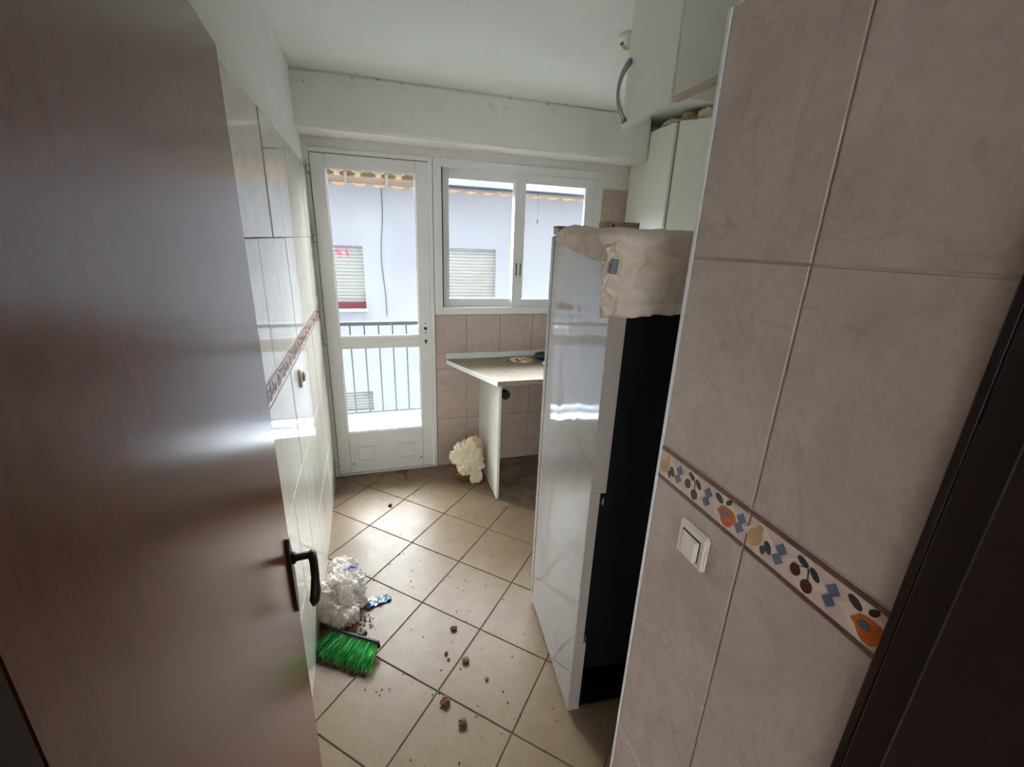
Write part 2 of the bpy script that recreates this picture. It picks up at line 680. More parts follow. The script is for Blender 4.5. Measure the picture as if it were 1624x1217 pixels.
# border tile seen with y running towards the window: fruit order pear, cherries, pomegranate
W25 = 0.25
decor_mesh = tile_mesh('decor_tile', W25, DECOR[0], DECOR[1], 'decor_base')
rope_lo = poly_mesh('rope_border', [(0, [(0.002, DECOR[0] + 0.002), (0.248, DECOR[0] + 0.002), (0.248, DECOR[0] + 0.008), (0.002, DECOR[0] + 0.008)], 0.0022)], ['decor_brown'])
rope_hi = poly_mesh('rope_border', [(0, [(0.002, DECOR[1] - 0.010), (0.248, DECOR[1] - 0.010), (0.248, DECOR[1] - 0.002), (0.002, DECOR[1] - 0.002)], 0.0022)], ['decor_brown'])
# y measured from the camera end (0) to the window end (0.25); viewed from camera left-to-right is decreasing y
pear_me = poly_mesh('pear', [(0, rhomb(0.222, DZ, 0.030, 0.028), 0.0004),
                             (1, ell(0.230, DZ + 0.000, 0.0115, 0.016, 0.35, 14, lambda t: 1 + 0.18 * math.sin(t) * -1), 0.0012),
                             (1, ell(0.226, DZ + 0.014, 0.006, 0.007, 0.3, 8), 0.0011),
                             (2, ell(0.208, DZ - 0.004, 0.0055, 0.010, -0.5, 10), 0.0012),
                             (2, ell(0.215, DZ - 0.013, 0.0042, 0.007, -0.2, 10), 0.0012)], ['decor_cream', 'fruit_pear', 'leaf_green'])
cherry_me = poly_mesh('cherries', [(0, rhomb(0.140, DZ, 0.030, 0.028), 0.0004),
                                   (1, ell(0.153, DZ - 0.003, 0.0075, 0.009, 0, 12), 0.0012),
                                   (1, ell(0.134, DZ - 0.014, 0.0080, 0.0095, 0, 12), 0.0012),
                                   (2, ell(0.146, DZ + 0.015, 0.0090, 0.0050, 0.4, 10), 0.0012),
                                   (2, ell(0.128, DZ + 0.009, 0.0095, 0.0050, 0.8, 10), 0.0012),
                                   (2, [(0.150, DZ + 0.004), (0.152, DZ + 0.004), (0.140, DZ + 0.012), (0.138, DZ + 0.012)], 0.0010),
                                   (2, [(0.133, DZ - 0.006), (0.135, DZ - 0.006), (0.138, DZ + 0.011), (0.136, DZ + 0.011)], 0.0010)], ['decor_cream', 'fruit_red', 'leaf_green'])
pom_me = poly_mesh('pomegranate', [(0, rhomb(0.052, DZ, 0.032, 0.029), 0.0004),
                                   (1, ell(0.046, DZ - 0.006, 0.0165, 0.0165, 0, 18, lambda t: 1 + (0.30 if abs(t - 2 * math.pi * 8 / 18 * 0 - 0.0) < 0.01 else 0.0) + 0.10 * math.sin(3 * t)), 0.0012),
                                   (1, [(0.036, DZ + 0.004), (0.026, DZ - 0.004), (0.036, DZ - 0.012)], 0.0012),
                                   (2, ell(0.052, DZ - 0.004, 0.0070, 0.0060, 0, 10), 0.0018),
                                   (3, ell(0.067, DZ + 0.014, 0.0098, 0.0052, 0.5, 10), 0.0012),
                                   (3, ell(0.047, DZ + 0.018, 0.0068, 0.0042, -0.9, 10), 0.0012)], ['decor_cream', 'fruit_orange', 'diamond_blue', 'leaf_green'])
for me_, cy_ in ((pear_me, 0.222), (cherry_me, 0.140), (pom_me, 0.052)):
    for v in me_.vertices:
        v.co.y = cy_ + (v.co.y - cy_) * 1.15
        v.co.z = DZ + (v.co.z - DZ) * 1.15
dia_me = poly_mesh('blue_diamond', [(0, rhomb(0, 0.009, 0.0105, 0.012), 0.0012), (0, rhomb(0.002, -0.010, 0.0105, 0.012), 0.0011)], ['diamond_blue'])


def decor_tile(parent, y):
    t = link_mesh('decor_tile', decor_mesh, parent, (0, y, 0))
    link_mesh('rope_border', rope_lo, t)
    link_mesh('rope_border', rope_hi, t)
    link_mesh('pear', pear_me, t)
    link_mesh('cherries', cherry_me, t)
    link_mesh('pomegranate', pom_me, t)
    for cy in (0.184, 0.098, 0.014):
        link_mesh('blue_diamond', dia_me, t, (0, cy, DZ))
    return t


# left wall (local frame: x=0 tile face, y along the wall towards the window)
bm = bmesh.new()
add_box(bm, -0.14, -0.010, -2.9, 0.11, 0, CEIL)
add_box(bm, -0.010, -0.0022, -2.76, 0.012, 0, 2.046)
for f in bm.faces:
    if f.calc_center_median().x > -0.0095 or (f.calc_center_median().x > -0.0101 and f.calc_center_median().z < 0.01):
        f.material_index = 1
wall_left = finish('wall_left', bm, ['plaster', 'grout'])
wall_left.location = LW0
wall_left.rotation_euler = (0, 0, LW_ROT)
tag(wall_left, 'left kitchen wall, glossy cream tiles below white plaster', 'wall', kind='structure')
tile_left_meshes = [tile_mesh('wall_tile', W25, a, b, 'lit_gloss_tile') for a, b in COURSES]
left_ys = [-0.007 + 0.0 - 0.25 * k for k in range(1, 11)]      # lower edge of each column
for y in left_ys:
    for me in tile_left_meshes:
        o = link_mesh('wall_tile', me, wall_left, (0, y, 0), (random.uniform(-1, 1) * 0.0008, random.uniform(-1, 1) * 0.0008, random.uniform(-1, 1) * 0.0012))
    decor_tile(wall_left, y)

# right wall stub beside the door
bm = bmesh.new()
add_box(bm, 0.010, 0.115, -0.52, -0.004, 0, CEIL)
add_box(bm, 0.0022, 0.010, -0.475, -0.004, 0, 2.046)
for f in bm.faces:
    if f.calc_center_median().x < 0.0095:
        f.material_index = 1
wall_right = finish('wall_right', bm, ['plaster', 'light_grout'])
wall_right.location = RW0
wall_right.rotation_euler = (0, 0, RW_ROT)
tag(wall_right, 'short beige tiled wall beside the entrance, with a fruit border', 'wall', kind='structure')
tile_right_meshes = [tile_mesh('wall_tile', W25, a, b, 'wall_tile') for a, b in COURSES]
flip = (-1, 1, 1)
for k in (1, 2):
    y = -0.002 - 0.2525 * k + (0.0 if k == 1 else 0.0)
    for me in tile_right_meshes:
        if k == 1:
            link_mesh('wall_tile', me, wall_right, (0, y, 0), (0, 0, 0), (-1, 1.006, 1))
        else:
            link_mesh('wall_tile', me, wall_right, (0, y + 0.03, 0), (0, 0, 0), (-1, 0.885, 1))
    t = decor_tile(wall_right, y if k == 1 else y)
    t.scale = (-1, 1.006, 1)

# white corner profile on the stub's free edge
trim_1 = box('trim_1', (-0.0015, 0.012, -0.0035, 0.006, 0, 2.05), 'white_lacquer', bevel=0.001)
trim_1.location, trim_1.rotation_euler = RW0, (0, 0, RW_ROT)
tag(trim_1, 'thin white corner profile on the tiled wall edge by the refrigerator', 'trim', kind='structure')

# front walls: around the entrance and behind the refrigerator
bm = bmesh.new()
add_box(bm, 0.705, 2.22, 0.60, 0.735, 0, CEIL)
wall_front = finish('wall_front', bm, 'plaster')
tag(wall_front, 'white plaster wall behind the refrigerator and hanging cabinet', 'wall', kind='structure')
bm = bmesh.new()
add_box(bm, -0.60, -0.27, 0.06, 0.20, 0, CEIL)
add_box(bm, 0.625, 1.10, 0.06, 0.20, 0, CEIL)
add_box(bm, -0.27, 0.625, 0.06, 0.20, 2.09, CEIL)
wall_entrance = finish('wall_entrance', bm, 'hall_paint')
tag(wall_entrance, 'plaster wall around the dark entrance doorway', 'wall', kind='structure')

# right wall of the room
wall_side = box('wall_far_right', (2.10, 2.22, 0.735, DW, 0, CEIL), 'plaster')
tag(wall_side, 'plaster wall behind the far hanging cabinets', 'wall', kind='structure')

# back (window) wall with door and window openings, continuing as the facade outside
DX0, DX1, DZ1 = -0.385, 0.368, 2.150
WX0, WX1, WZ0, WZ1 = 0.398, 1.560, 1.172, 2.118
YB = 3.150
FTOP = 13.0  # height invented, carried out of view to shade the house opposite
bm = bmesh.new()
add_box(bm, -26.0, DX0, DW + 0.010, YB, -3.2, FTOP)
add_box(bm, DX0, DX1, DW + 0.010, YB, -3.2, -0.012)
add_box(bm, DX0, DX1, DW + 0.010, YB, DZ1, FTOP)
add_box(bm, DX1, WX0, DW + 0.010, YB, -3.2, FTOP)
add_box(bm, WX0, WX1, DW + 0.010, YB, -3.2, WZ0)
add_box(bm, WX0, WX1, DW + 0.010, YB, WZ1, FTOP)
add_box(bm, WX1, 28.0, DW + 0.010, YB, -3.2, FTOP)
# tile bed / grout below and beside the window
add_box(bm, 0.372, 2.10, DW + 0.0022, DW + 0.010, 0, 1.17)
add_box(bm, 1.565, 2.10, DW + 0.0022, DW + 0.010, 1.17, 2.046)
for f in bm.faces:
    c = f.calc_center_median()
    if c.y < DW + 0.0098:
        f.material_index = 1
    elif c.y > YB - 0.001:
        f.material_index = 2
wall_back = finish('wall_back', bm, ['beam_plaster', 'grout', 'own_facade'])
tag(wall_back, 'window wall with balcony door and sliding window, beige tiles below', 'wall', kind='structure')


def back_tile(x0, x1, z0, z1):
    bm = bmesh.new()
    b, t = 0.0014, 0.008
    a0, a1, c0, c1 = x0 + GAP, x1 - GAP, z0 + GAP, z1 - GAP
    add = lambda pts, y: [bm.verts.new((p[0], y, p[1])) for p in pts]
    outer = [(a0, c0), (a1, c0), (a1, c1), (a0, c1)]
    inner = [(a0 + b, c0 + b), (a1 - b, c0 + b), (a1 - b, c1 - b), (a0 + b, c1 - b)]
    bk, md, tp = add(outer, DW + t), add(outer, DW + b), add(inner, DW)
    bm.faces.new(tp)
    for i in range(4):
        j = (i + 1) % 4
        bm.faces.new((bk[i], bk[j], md[j], md[i]))
        bm.faces.new((md[i], md[j], tp[j], tp[i]))
    return finish('wall_tile', bm, 'wall_tile', wall_back)


xs = [0.372, 0.592, 0.838, 1.088, 1.338, 1.588, 1.838, 2.098]
for i in range(len(xs) - 1):
    for z0, z1 in ((0.0, 0.388), (0.388, 0.778), (0.778, 1.168)):
        back_tile(xs[i], xs[i + 1], z0, z1)
back_tile(1.566, 1.838, 1.652, 2.050)
back_tile(1.566, 1.838, 1.252, 1.652)
back_tile(1.838, 2.098, 1.652, 2.050)
back_tile(1.838, 2.098, 1.252, 1.652)

beam = box('beam', (-0.44, 1.757, 2.79, DW + 0.010, 2.205, CEIL), 'beam_plaster', bevel=0.012, seg=3)
tag(beam, 'white plastered beam running above the balcony door and window', 'beam', kind='structure')

ceiling = box('ceiling', (-0.60, 2.22, 0.06, YB, CEIL, CEIL + 0.15), 'ceiling_paint')
tag(ceiling, 'white painted ceiling of the kitchen', 'ceiling', kind='structure')

# floor: slab with diagonal tiles ------------------------------------------------------
bm = bmesh.new()
add_box(bm, -0.60, 2.22, 0.06, 3.03, -0.12, -0.0035)
floor = finish('floor', bm, 'dark_grout')
tag(floor, 'kitchen floor of beige tiles laid diagonally with dark joints', 'floor', kind='structure')


def clip(poly, x0, x1, y0, y1):
    def cut(p, inside, inter):
        out = []
        for i in range(len(p)):
            a, b = p[i], p[(i + 1) % len(p)]
            if inside(a):
                out.append(a)
                if not inside(b):
                    out.append(inter(a, b))
            elif inside(b):
                out.append(inter(a, b))
        return out
    for ax, lim, sg in ((0, x0, 1), (0, x1, -1), (1, y0, 1), (1, y1, -1)):
        ins = lambda q: (q[ax] - lim) * sg >= 0
        def itr(a, b):
            t = (lim - a[ax]) / (b[ax] - a[ax])
            return (a[0] + (b[0] - a[0]) * t, a[1] + (b[1] - a[1]) * t)
        poly = cut(poly, ins, itr)
        if len(poly) < 3:
            return []
    return poly


ANG, TS, PA, PB = math.radians(46.8), 0.322, 0.09237, 0.32444
U = (math.cos(ANG), math.sin(ANG))
V_ = (-U[1], U[0])
for i in range(-8, 16):
    for j in range(-10, 14):
        g = 0.0022 / TS
        cs = []
        for da, db in ((g, g), (1 - g, g), (1 - g, 1 - g), (g, 1 - g)):
            a, b = (i + PA + da) * TS, (j + PB + db) * TS
            cs.append((U[0] * a + V_[0] * b, U[1] * a + V_[1] * b))
        cx = sum(c[0] for c in cs) / 4
        cy = sum(c[1] for c in cs) / 4
        if cx < -0.8 or cx > 2.4 or cy < -0.2 or cy > 3.3:
            continue
        p = clip(cs, -0.372, 2.10, 0.22, DW)
        if len(p) < 3:
            continue
        area = abs(sum(p[k][0] * p[(k + 1) % len(p)][1] - p[(k + 1) % len(p)][0] * p[k][1] for k in range(len(p)))) / 2
        if area < 0.0004:
            continue
        ox, oy = sum(q[0] for q in p) / len(p), sum(q[1] for q in p) / len(p)
        if ox > 0.72 and oy < 0.72:
            continue
        bm = bmesh.new()
        b = 0.0016
        pts = [(q[0] - ox, q[1] - oy) for q in p]
        lo = [bm.verts.new((x, y, -0.010)) for x, y in pts]
        md = [bm.verts.new((x, y, -b)) for x, y in pts]
        k = 1 - b / 0.12
        tp = [bm.verts.new((x * k, y * k, 0)) for x, y in pts]
        bm.faces.new(tp)
        n = len(pts)
        for q in range(n):
            w = (q + 1) % n
            bm.faces.new((lo[q], lo[w], md[w], md[q]))
            bm.faces.new((md[q], md[w], tp[w], tp[q]))
        o = finish('floor_tile', bm, 'floor_tile', floor)
        o.location = (ox, oy, random.uniform(-0.0004, 0.0002))
shaded_screed = box('shaded_screed_patch', (0.716, 2.08, 2.36, DW - 0.001, 0.0004, 0.003), 'shaded_screed', floor)  # dirt and the worktop's shade both go into this patch's colour
shaded_screed['label'] = 'bare dirty cement patch under the worktop, the shade there included in its colour'

# hall behind the camera ---------------------------------------------------------------
bm = bmesh.new()
add_box(bm, -1.30, -1.20, -2.2, 0.06, -0.1, CEIL)
add_box(bm, 1.20, 1.30, -2.2, 0.06, -0.1, CEIL)
add_box(bm, -1.30, -1.00, -2.3, -2.2, -0.1, CEIL)
add_box(bm, 0.30, 1.30, -2.3, -2.2, -0.1, CEIL)
add_box(bm, -1.00, 0.30, -2.3, -2.2, -0.1, 0.70)
add_box(bm, -1.00, 0.30, -2.3, -2.2, 2.10, CEIL)
add_box(bm, -1.30, -0.60, 0.06, 0.20, -0.1, CEIL)
add_box(bm, 1.10, 1.30, 0.06, 0.20, -0.1, CEIL)
hall = finish('wall_hall', bm, 'hall_paint')
tag(hall, 'dim walls of the hall the picture is taken from', 'wall', kind='structure')
o = box('floor_hall', (-1.30, 1.30, -2.3, 0.06, -0.1, -0.003), 'floor_tile')
tag(o, 'floor of the dim hall before the kitchen', 'floor', kind='structure')
o = box('ceiling_hall', (-1.30, 1.30, -2.3, 0.06, CEIL, CEIL + 0.15), 'hall_paint')
tag(o, 'ceiling of the dim hall before the kitchen', 'ceiling', kind='structure')

w2 = empty('fill_window', (-0.35, -2.25, 0.70))  # unseen window, added to brighten the surfaces facing the camera
tag(w2, 'made-up frosted window behind the camera, added to light the room', 'window', kind='structure')
for d in ((-0.65, -0.61, 0, 1.40), (0.61, 0.65, 0, 1.40), (-0.61, 0.61, 0, 0.04), (-0.61, 0.61, 1.36, 1.40), (-0.02, 0.02, 0.04, 1.36)):
    box('fill_window_frame', (d[0], d[1], -0.03, 0.03, d[2], d[3]), 'white_lacquer', w2)
for x0, x1 in ((-0.61, -0.02), (0.02, 0.61)):
    box('fill_pane', (x0, x1, -0.001, 0.001, 0.04, 1.36), 'fill_glass', w2)

# ------------------------------------------------------------------ entrance door frame and leaf
frame = empty('trim_2', (0.2, 0.15, 0))
tag(frame, 'dark brown wooden frame around the entrance doorway', 'door frame', kind='structure')


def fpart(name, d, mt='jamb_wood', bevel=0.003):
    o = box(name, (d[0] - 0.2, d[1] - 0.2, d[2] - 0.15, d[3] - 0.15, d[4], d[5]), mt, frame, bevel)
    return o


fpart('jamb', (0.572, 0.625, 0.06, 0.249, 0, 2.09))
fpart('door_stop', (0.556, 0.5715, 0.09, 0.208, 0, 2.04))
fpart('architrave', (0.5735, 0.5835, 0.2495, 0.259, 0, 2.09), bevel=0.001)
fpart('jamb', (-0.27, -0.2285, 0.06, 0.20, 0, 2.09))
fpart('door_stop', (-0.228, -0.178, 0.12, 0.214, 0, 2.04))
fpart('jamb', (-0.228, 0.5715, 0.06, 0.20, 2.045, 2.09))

leaf_dir = Vector((-0.244 + 0.186, 1.009 - 0.220, 0))
leaf_len = leaf_dir.length
rz = math.atan2(-leaf_dir.x, leaf_dir.y)
door_2 = empty('door_2', (-0.186, 0.220, 0), rz)
tag(door_2, 'large brown wooden entrance door standing open at the left', 'door', kind='structure')
# local: x=0 visible face (room side +x), leaf along +y
leaf = box('door_leaf', (-0.036, 0, 0.0, leaf_len, 0.008, 1.977), 'brown_wood', door_2, 0.003, seg=2)
HY = leaf_len - 0.045
hz = 0.876
bm = bmesh.new()
plate = []
for k in range(20):
    t = 2 * math.pi * k / 20
    sy = math.copysign(abs(math.cos(t)) ** 0.9, math.cos(t)) * 0.019
    sz = math.copysign(abs(math.sin(t)) ** 0.75, math.sin(t)) * 0.108
    plate.append((sy, sz))
add_prism(bm, [(a + HY, b + hz) for a, b in plate], 0.0, 0.008, 'x')
pl = finish('handle_plate', bm, 'bronze', door_2, 0.002)
bm = bmesh.new()
pz = hz + 0.052
add_lathe(bm, [(0.015, 0), (0.015, 0.006), (0.011, 0.009), (0.0095, 0.012), (0.0095, 0.044)], (0.008, HY, pz), 16, Matrix.Rotation(math.radians(90), 3, 'Y'))
finish('handle_neck', bm, 'bronze', pl, smooth=True)
bm = bmesh.new()
add_tube(bm, [(0.050, HY + 0.006, pz + 0.004), (0.052, HY - 0.002, pz + 0.001), (0.056, HY - 0.022, pz - 0.008), (0.058, HY - 0.045, pz - 0.030), (0.057, HY - 0.060, pz - 0.058), (0.053, HY - 0.066, pz - 0.080), (0.050, HY - 0.067, pz - 0.092)],
         [0.008, 0.0105, 0.0095, 0.0092, 0.0115, 0.0115, 0.005], 12)
finish('lever', bm, 'bronze', pl, smooth=True)
bm = bmesh.new()
add_prism(bm, [(a + HY, b + hz) for a, b in plate], -0.044, -0.0361, 'x')
finish('handle_plate', bm, 'bronze', door_2, 0.002)
for z in (0.25, 1.0, 1.75):
    bm = bmesh.new()
    add_tube(bm, [(-0.018, -0.009, z - 0.05), (-0.018, -0.009, z + 0.05)], 0.007, 10)
    finish('hinge', bm, 'bronze', door_2, smooth=False)

# light switch on the right wall
sw = empty('light_switch', RW0 + Vector((0.0, -0.147, 1.098)), RW_ROT)
tag(sw, 'cream light switch on the tiled wall below the fruit border', 'light switch')
bm = bmesh.new()
add_box(bm, -0.012, 0.001, -0.040, 0.040, -0.040, 0.040)
finish('switch_plate', bm, 'switch_plastic', sw, 0.004, seg=3)
bm = bmesh.new()
add_prism(bm, [(-0.0121, -0.024), (-0.0121, 0.024), (-0.0145, 0.024), (-0.0245, -0.024)], -0.024, 0.020, 'z')
finish('rocker', bm, 'switch_plastic', sw, 0.001)
bm = bmesh.new()
add_box(bm, -0.0126, -0.0119, -0.0265, 0.0265, -0.0265, 0.0235)
finish('rocker_gap', bm, 'dark_line', sw)

# socket on the left wall
so = empty('wall_socket', LW0 + Vector((0.0255, -1.085, 1.095)), LW_ROT)
so.location = wall_left.matrix_basis @ Vector((0, 0, 0)) if False else (LW0.x + 1.06 * math.sin(LW_ROT), LW0.y - 1.06 * math.cos(LW_ROT), 1.092)
tag(so, 'cream wall socket on the glossy left wall below the border', 'socket')
bm = bmesh.new()
add_box(bm, -0.001, 0.012, -0.041, 0.041, -0.041, 0.041)
finish('socket_plate', bm, 'switch_plastic', so, 0.004, seg=3)
bm = bmesh.new()
add_lathe(bm, [(0.022, 0), (0.022, 0.006), (0.019, 0.009)], (0.012, 0, 0), 20, Matrix.Rotation(math.radians(90), 3, 'Y'))
finish('socket_insert', bm, 'grey_flange', so)
bm = bmesh.new()
for s in (-1, 1):
    add_lathe(bm, [(0.003, 0), (0.003, 0.001)], (0.0205, s * 0.0095, 0), 8, Matrix.Rotation(math.radians(90), 3, 'Y'))
finish('socket_hole', bm, 'dark_line', so)

# ------------------------------------------------------------------ balcony door
door_1 = empty('door_1', (0, DW, 0))
tag(door_1, 'white metal balcony door with two glass panes and vents', 'door', kind='structure')


def dpart(name, d, mt='white_lacquer', parent=None, bevel=0.0015):
    return box(name, d, mt, parent or door_1, bevel)


# fixed frame
dpart('frame_post', (-0.384, -0.341, -0.004, 0.09, 0, 2.149))
dpart('frame_post', (0.341, 0.367, -0.004, 0.09, 0, 2.149))
dpart('frame_head', (-0.3405, 0.3405, -0.004, 0.09, 2.124, 2.149))
dpart('threshold', (-0.3405, 0.3405, 0.0, 0.09, -0.010, 0.012), 'aluminium')
# leaf
LY0, LY1 = -0.006, 0.036
dpart('stile', (-0.337, -0.2565, LY0, LY1, 0.018, 2.120), bevel=0.003)
dpart('stile', (0.262, 0.338, LY0, LY1, 0.018, 2.120), bevel=0.003)
dpart('top_rail', (-0.256, 0.2615, LY0, LY1, 2.048, 2.120), bevel=0.003)
dpart('middle_rail', (-0.256, 0.2615, LY0, LY1, 0.954, 1.028), bevel=0.003)
dpart('bottom_rail', (-0.256, 0.2615, LY0 + 0.001, LY1, 0.018, 0.337), bevel=0.003)
for z0, z1 in ((0.337, 0.954), (1.028, 2.048)):
    g = box('glass_pane', (-0.2555, 0.261, 0.013, 0.017, z0, z1), 'glass', door_1)
    bm = bmesh.new()
    w = 0.007
    for d in ((-0.2555, -0.2555 + w, 0.004, 0.013, z0, z1), (0.261 - w, 0.261, 0.004, 0.013, z0, z1), (-0.2555 + w, 0.261 - w, 0.004, 0.013, z0, z0 + w), (-0.2555 + w, 0.261 - w, 0.004, 0.013, z1 - w, z1)):
        add_box(bm, *d)
    finish('glazing_bead', bm, 'white_lacquer', g)
# vent panel
vp = box('vent_panel', (-0.252, 0.262, LY0 - 0.003, LY0 + 0.001, 0.088, 0.250), 'white_lacquer', door_1, 0.0015)
for cx in (-0.138, 0.140):
    gr = box('vent_grille', (cx - 0.054, cx + 0.054, LY0 - 0.0038, LY0 - 0.0026, 0.115, 0.222), 'grey_flange', vp)
    for k in range(8):
        bm = bmesh.new()
        z = 0.120 + k * 0.0128
        add_prism(bm, [(LY0 - 0.0038, z + 0.009), (LY0 - 0.0085, z), (LY0 - 0.0070, z), (LY0 - 0.0030, z + 0.0075)], cx - 0.053, cx + 0.053, 'x')
        finish('louvre', bm, 'white_lacquer', vp)
# screws of vent panel
for x, z in ((-0.235, 0.093), (0.245, 0.093)):
    bm = bmesh.new()
    add_lathe(bm, [(0.006, 0), (0.006, 0.003)], (x, LY0 - 0.003, z), 8, Matrix.Rotation(math.radians(90), 3, 'X'))
    finish('screw', bm, 'dark_line', vp)
# holes where the handle was removed
for z, r in ((1.113, 0.0045), (1.077, 0.011), (1.047, 0.0045), (0.990, 0.010), (0.975, 0.006)):
    bm = bmesh.new()
    add_lathe(bm, [(r, 0), (r, 0.0012)], (0.303, LY0 + 0.0002, z), 14, Matrix.Rotation(math.radians(90), 3, 'X'))
    finish('handle_hole', bm, 'black', door_1)
# outside lever seen through the glass
bm = bmesh.new()
add_tube(bm, [(0.300, 0.036, 1.085), (0.300, 0.075, 1.085), (0.285, 0.082, 1.084), (0.20, 0.084, 1.070)], [0.009, 0.009, 0.010, 0.008], 10)
finish('outer_lever', bm, 'aluminium', door_1, smooth=True)
# hinges with dark gaps
for z in (2.045, 1.66, 1.02, 0.12):
    bm = bmesh.new()
    add_tube(bm, [(-0.347, -0.012, z - 0.035), (-0.347, -0.012, z + 0.035)], 0.008, 10)
    h = finish('hinge', bm, 'white_lacquer', door_1)
    bm = bmesh.new()
    add_tube(bm, [(-0.347, -0.012, z - 0.0375), (-0.347, -0.012, z - 0.0345)], 0.0086, 10)
    add_tube(bm, [(-0.347, -0.012, z + 0.001), (-0.347, -0.012, z + 0.004)], 0.0086, 10)
    finish('hinge_ring', bm, 'dark_line', h)
dpart('gap_seal', (-0.3408, -0.3372, 0.0, 0.03, 0.018, 2.12), 'dark_line', bevel=0)
dpart('gap_seal', (-0.3365, 0.3375, 0.002, 0.03, 0.0125, 0.0175), 'dark_line', bevel=0)
dpart('gap_seal', (-0.3365, 0.3405, 0.002, 0.03, 2.1205, 2.1236), 'dark_line', bevel=0)

# ------------------------------------------------------------------ sliding window
win = empty('window_1', (0, DW, 0))
tag(win, 'white aluminium two-sash sliding window above the worktop', 'window', kind='structure')


def wpart(name, d, mt='aluminium', parent=None, bevel=0.0015):
    return box(name, d, mt, parent or win, bevel)


wpart('frame_jamb', (0.372, 0.424, -0.012, 0.10, 1.172, 2.150))
wpart('frame_jamb', (1.514, 1.562, -0.012, 0.10, 1.172, 2.118))
wpart('frame_head', (0.4245, 1.5135, -0.012, 0.10, 2.102, 2.150))
wpart('frame_sill', (0.4245, 1.5135, -0.014, 0.10, 1.172, 1.220))
wpart('track_gap', (0.4245, 0.4335, 0.002, 0.05, 1.2205, 2.1015), 'black', bevel=0)


def sash(x0, x1, ya, yb, st_l, st_r, name):
    s = empty('sash', (0, 0, 0))
    s.parent = win
    z0, z1 = 1.2205, 2.1015
    wpart('sash_stile', (x0, x0 + st_l, ya, yb, z0, z1), parent=s)
    wpart('sash_stile', (x1 - st_r, x1, ya, yb, z0, z1), parent=s)
    wpart('sash_rail', (x0 + st_l + 0.0005, x1 - st_r - 0.0005, ya, yb, z0, z0 + 0.056), parent=s)
    wpart('sash_rail', (x0 + st_l + 0.0005, x1 - st_r - 0.0005, ya, yb, z1 - 0.056, z1), parent=s)
    box('glass_pane', (x0 + st_l, x1 - st_r, (ya + yb) / 2 - 0.002, (ya + yb) / 2 + 0.002, z0 + 0.056, z1 - 0.056), 'glass', s)
    return s


sl = sash(0.435, 0.972, 0.044, 0.070, 0.044, 0.050, 'sash')
sr = sash(0.922, 1.513, 0.006, 0.036, 0.075, 0.072, 'sash')
for x in (0.948, 0.977):
    bm = bmesh.new()
    add_box(bm, x - 0.0045, x + 0.0045, 0.0045, 0.0062, 1.440, 1.528)
    finish('pull', bm, 'black_rubber', sr, 0.001)
    for z in (1.425, 1.545, 1.40):
        bm = bmesh.new()
        add_lathe(bm, [(0.003, 0), (0.003, 0.001)], (x, 0.006, z), 8, Matrix.Rotation(math.radians(90), 3, 'X'))
        finish('screw', bm, 'dark_line', sr)

# raised roller shutter above the window, with its cord
sh = empty('roller_shutter', (0.98, DW + 0.17, 2.06))
tag(sh, 'raised roller shutter showing at the top of the sliding window', 'shutter')
for k, z in enumerate((2.020, 2.066, 2.112, 2.158, 2.204)):
    bm = bmesh.new()
    add_prism(bm, [(-0.005, 0.0), (0.004, 0.002), (0.007, 0.022), (0.004, 0.042), (-0.005, 0.044)], -0.60, 0.60, 'x')
    o = finish('shutter_slat', bm, 'aluminium', sh)
    o.location = (0, 0, z - 2.06)
box('bottom_bar', (-0.60, 0.60, -0.007, 0.007, -0.062, -0.0415), 'label_navy', sh, 0.002)
bm = bmesh.new()
add_tube(bm, [(0, 0, 0), (0.002, 0.0, -0.10), (0.004, 0, -0.176)], 0.0022, 6)
cord = finish('shutter_cord', bm, 'cable_grey', sh)
cord.location = (0.158, -0.012, -0.052)
bm = bmesh.new()
add_lathe(bm, [(0.003, 0), (0.007, -0.006), (0.0075, -0.026), (0.004, -0.032)], (0.004, 0, -0.174), 10)
finish('cord_knob', bm, 'cable_grey', cord)

# ------------------------------------------------------------------ outside: balcony
bal = empty('balcony', (0.5, YB, -0.02))
tag(bal, 'white tiled balcony floor outside the glass door', 'balcony', kind='structure')
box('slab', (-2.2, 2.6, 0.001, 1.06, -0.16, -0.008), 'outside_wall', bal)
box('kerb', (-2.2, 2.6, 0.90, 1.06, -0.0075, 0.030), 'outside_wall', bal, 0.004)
for i in range(-5, 6):
    for j in range(3):
        box('floor_tile', (i * 0.40 + 0.002, i * 0.40 + 0.398, 0.004 + j * 0.298, 0.300 + j * 0.298, -0.0075, 0), 'balcony_tile', bal, 0.001)

rail = empty('balcony_railing', (0.5, 4.10, 0.0))
tag(rail, 'weathered dark metal railing of the balcony behind the glass door', 'railing')
box('top_rail', (-1.9, 2.3, -0.02, 0.02, 0.903, 0.938), 'rail_paint', rail, 0.003)
box('bottom_rail', (-1.9, 2.3, -0.008, 0.008, 0.052, 0.066), 'rail_paint', rail)
me = None
for k in range(-11, 15):
    x = -0.5 - 0.012 + 0.1235 * k
    if me is None:
        o = box('baluster', (-0.006, 0.006, -0.006, 0.006, 0.066, 0.903), 'rail_paint', rail)
        me = o.data
        o.location = (x, 0, 0)
    else:
        link_mesh('baluster', me, rail, (x, 0, 0))
for x in (-1.88, 2.28):
    box('rail_post', (x - 0.012, x + 0.012, -0.012, 0.012, 0.012, 0.905), 'rail_paint', rail)

# ------------------------------------------------------------------ outside: opposite house
FY = 7.5
house = empty('opposite_house', (0.5, FY, -3.3))
tag(house, 'white house across the street with tiled eave and closed shutters', 'building')
HO = Vector((0.5, FY, -3.3))


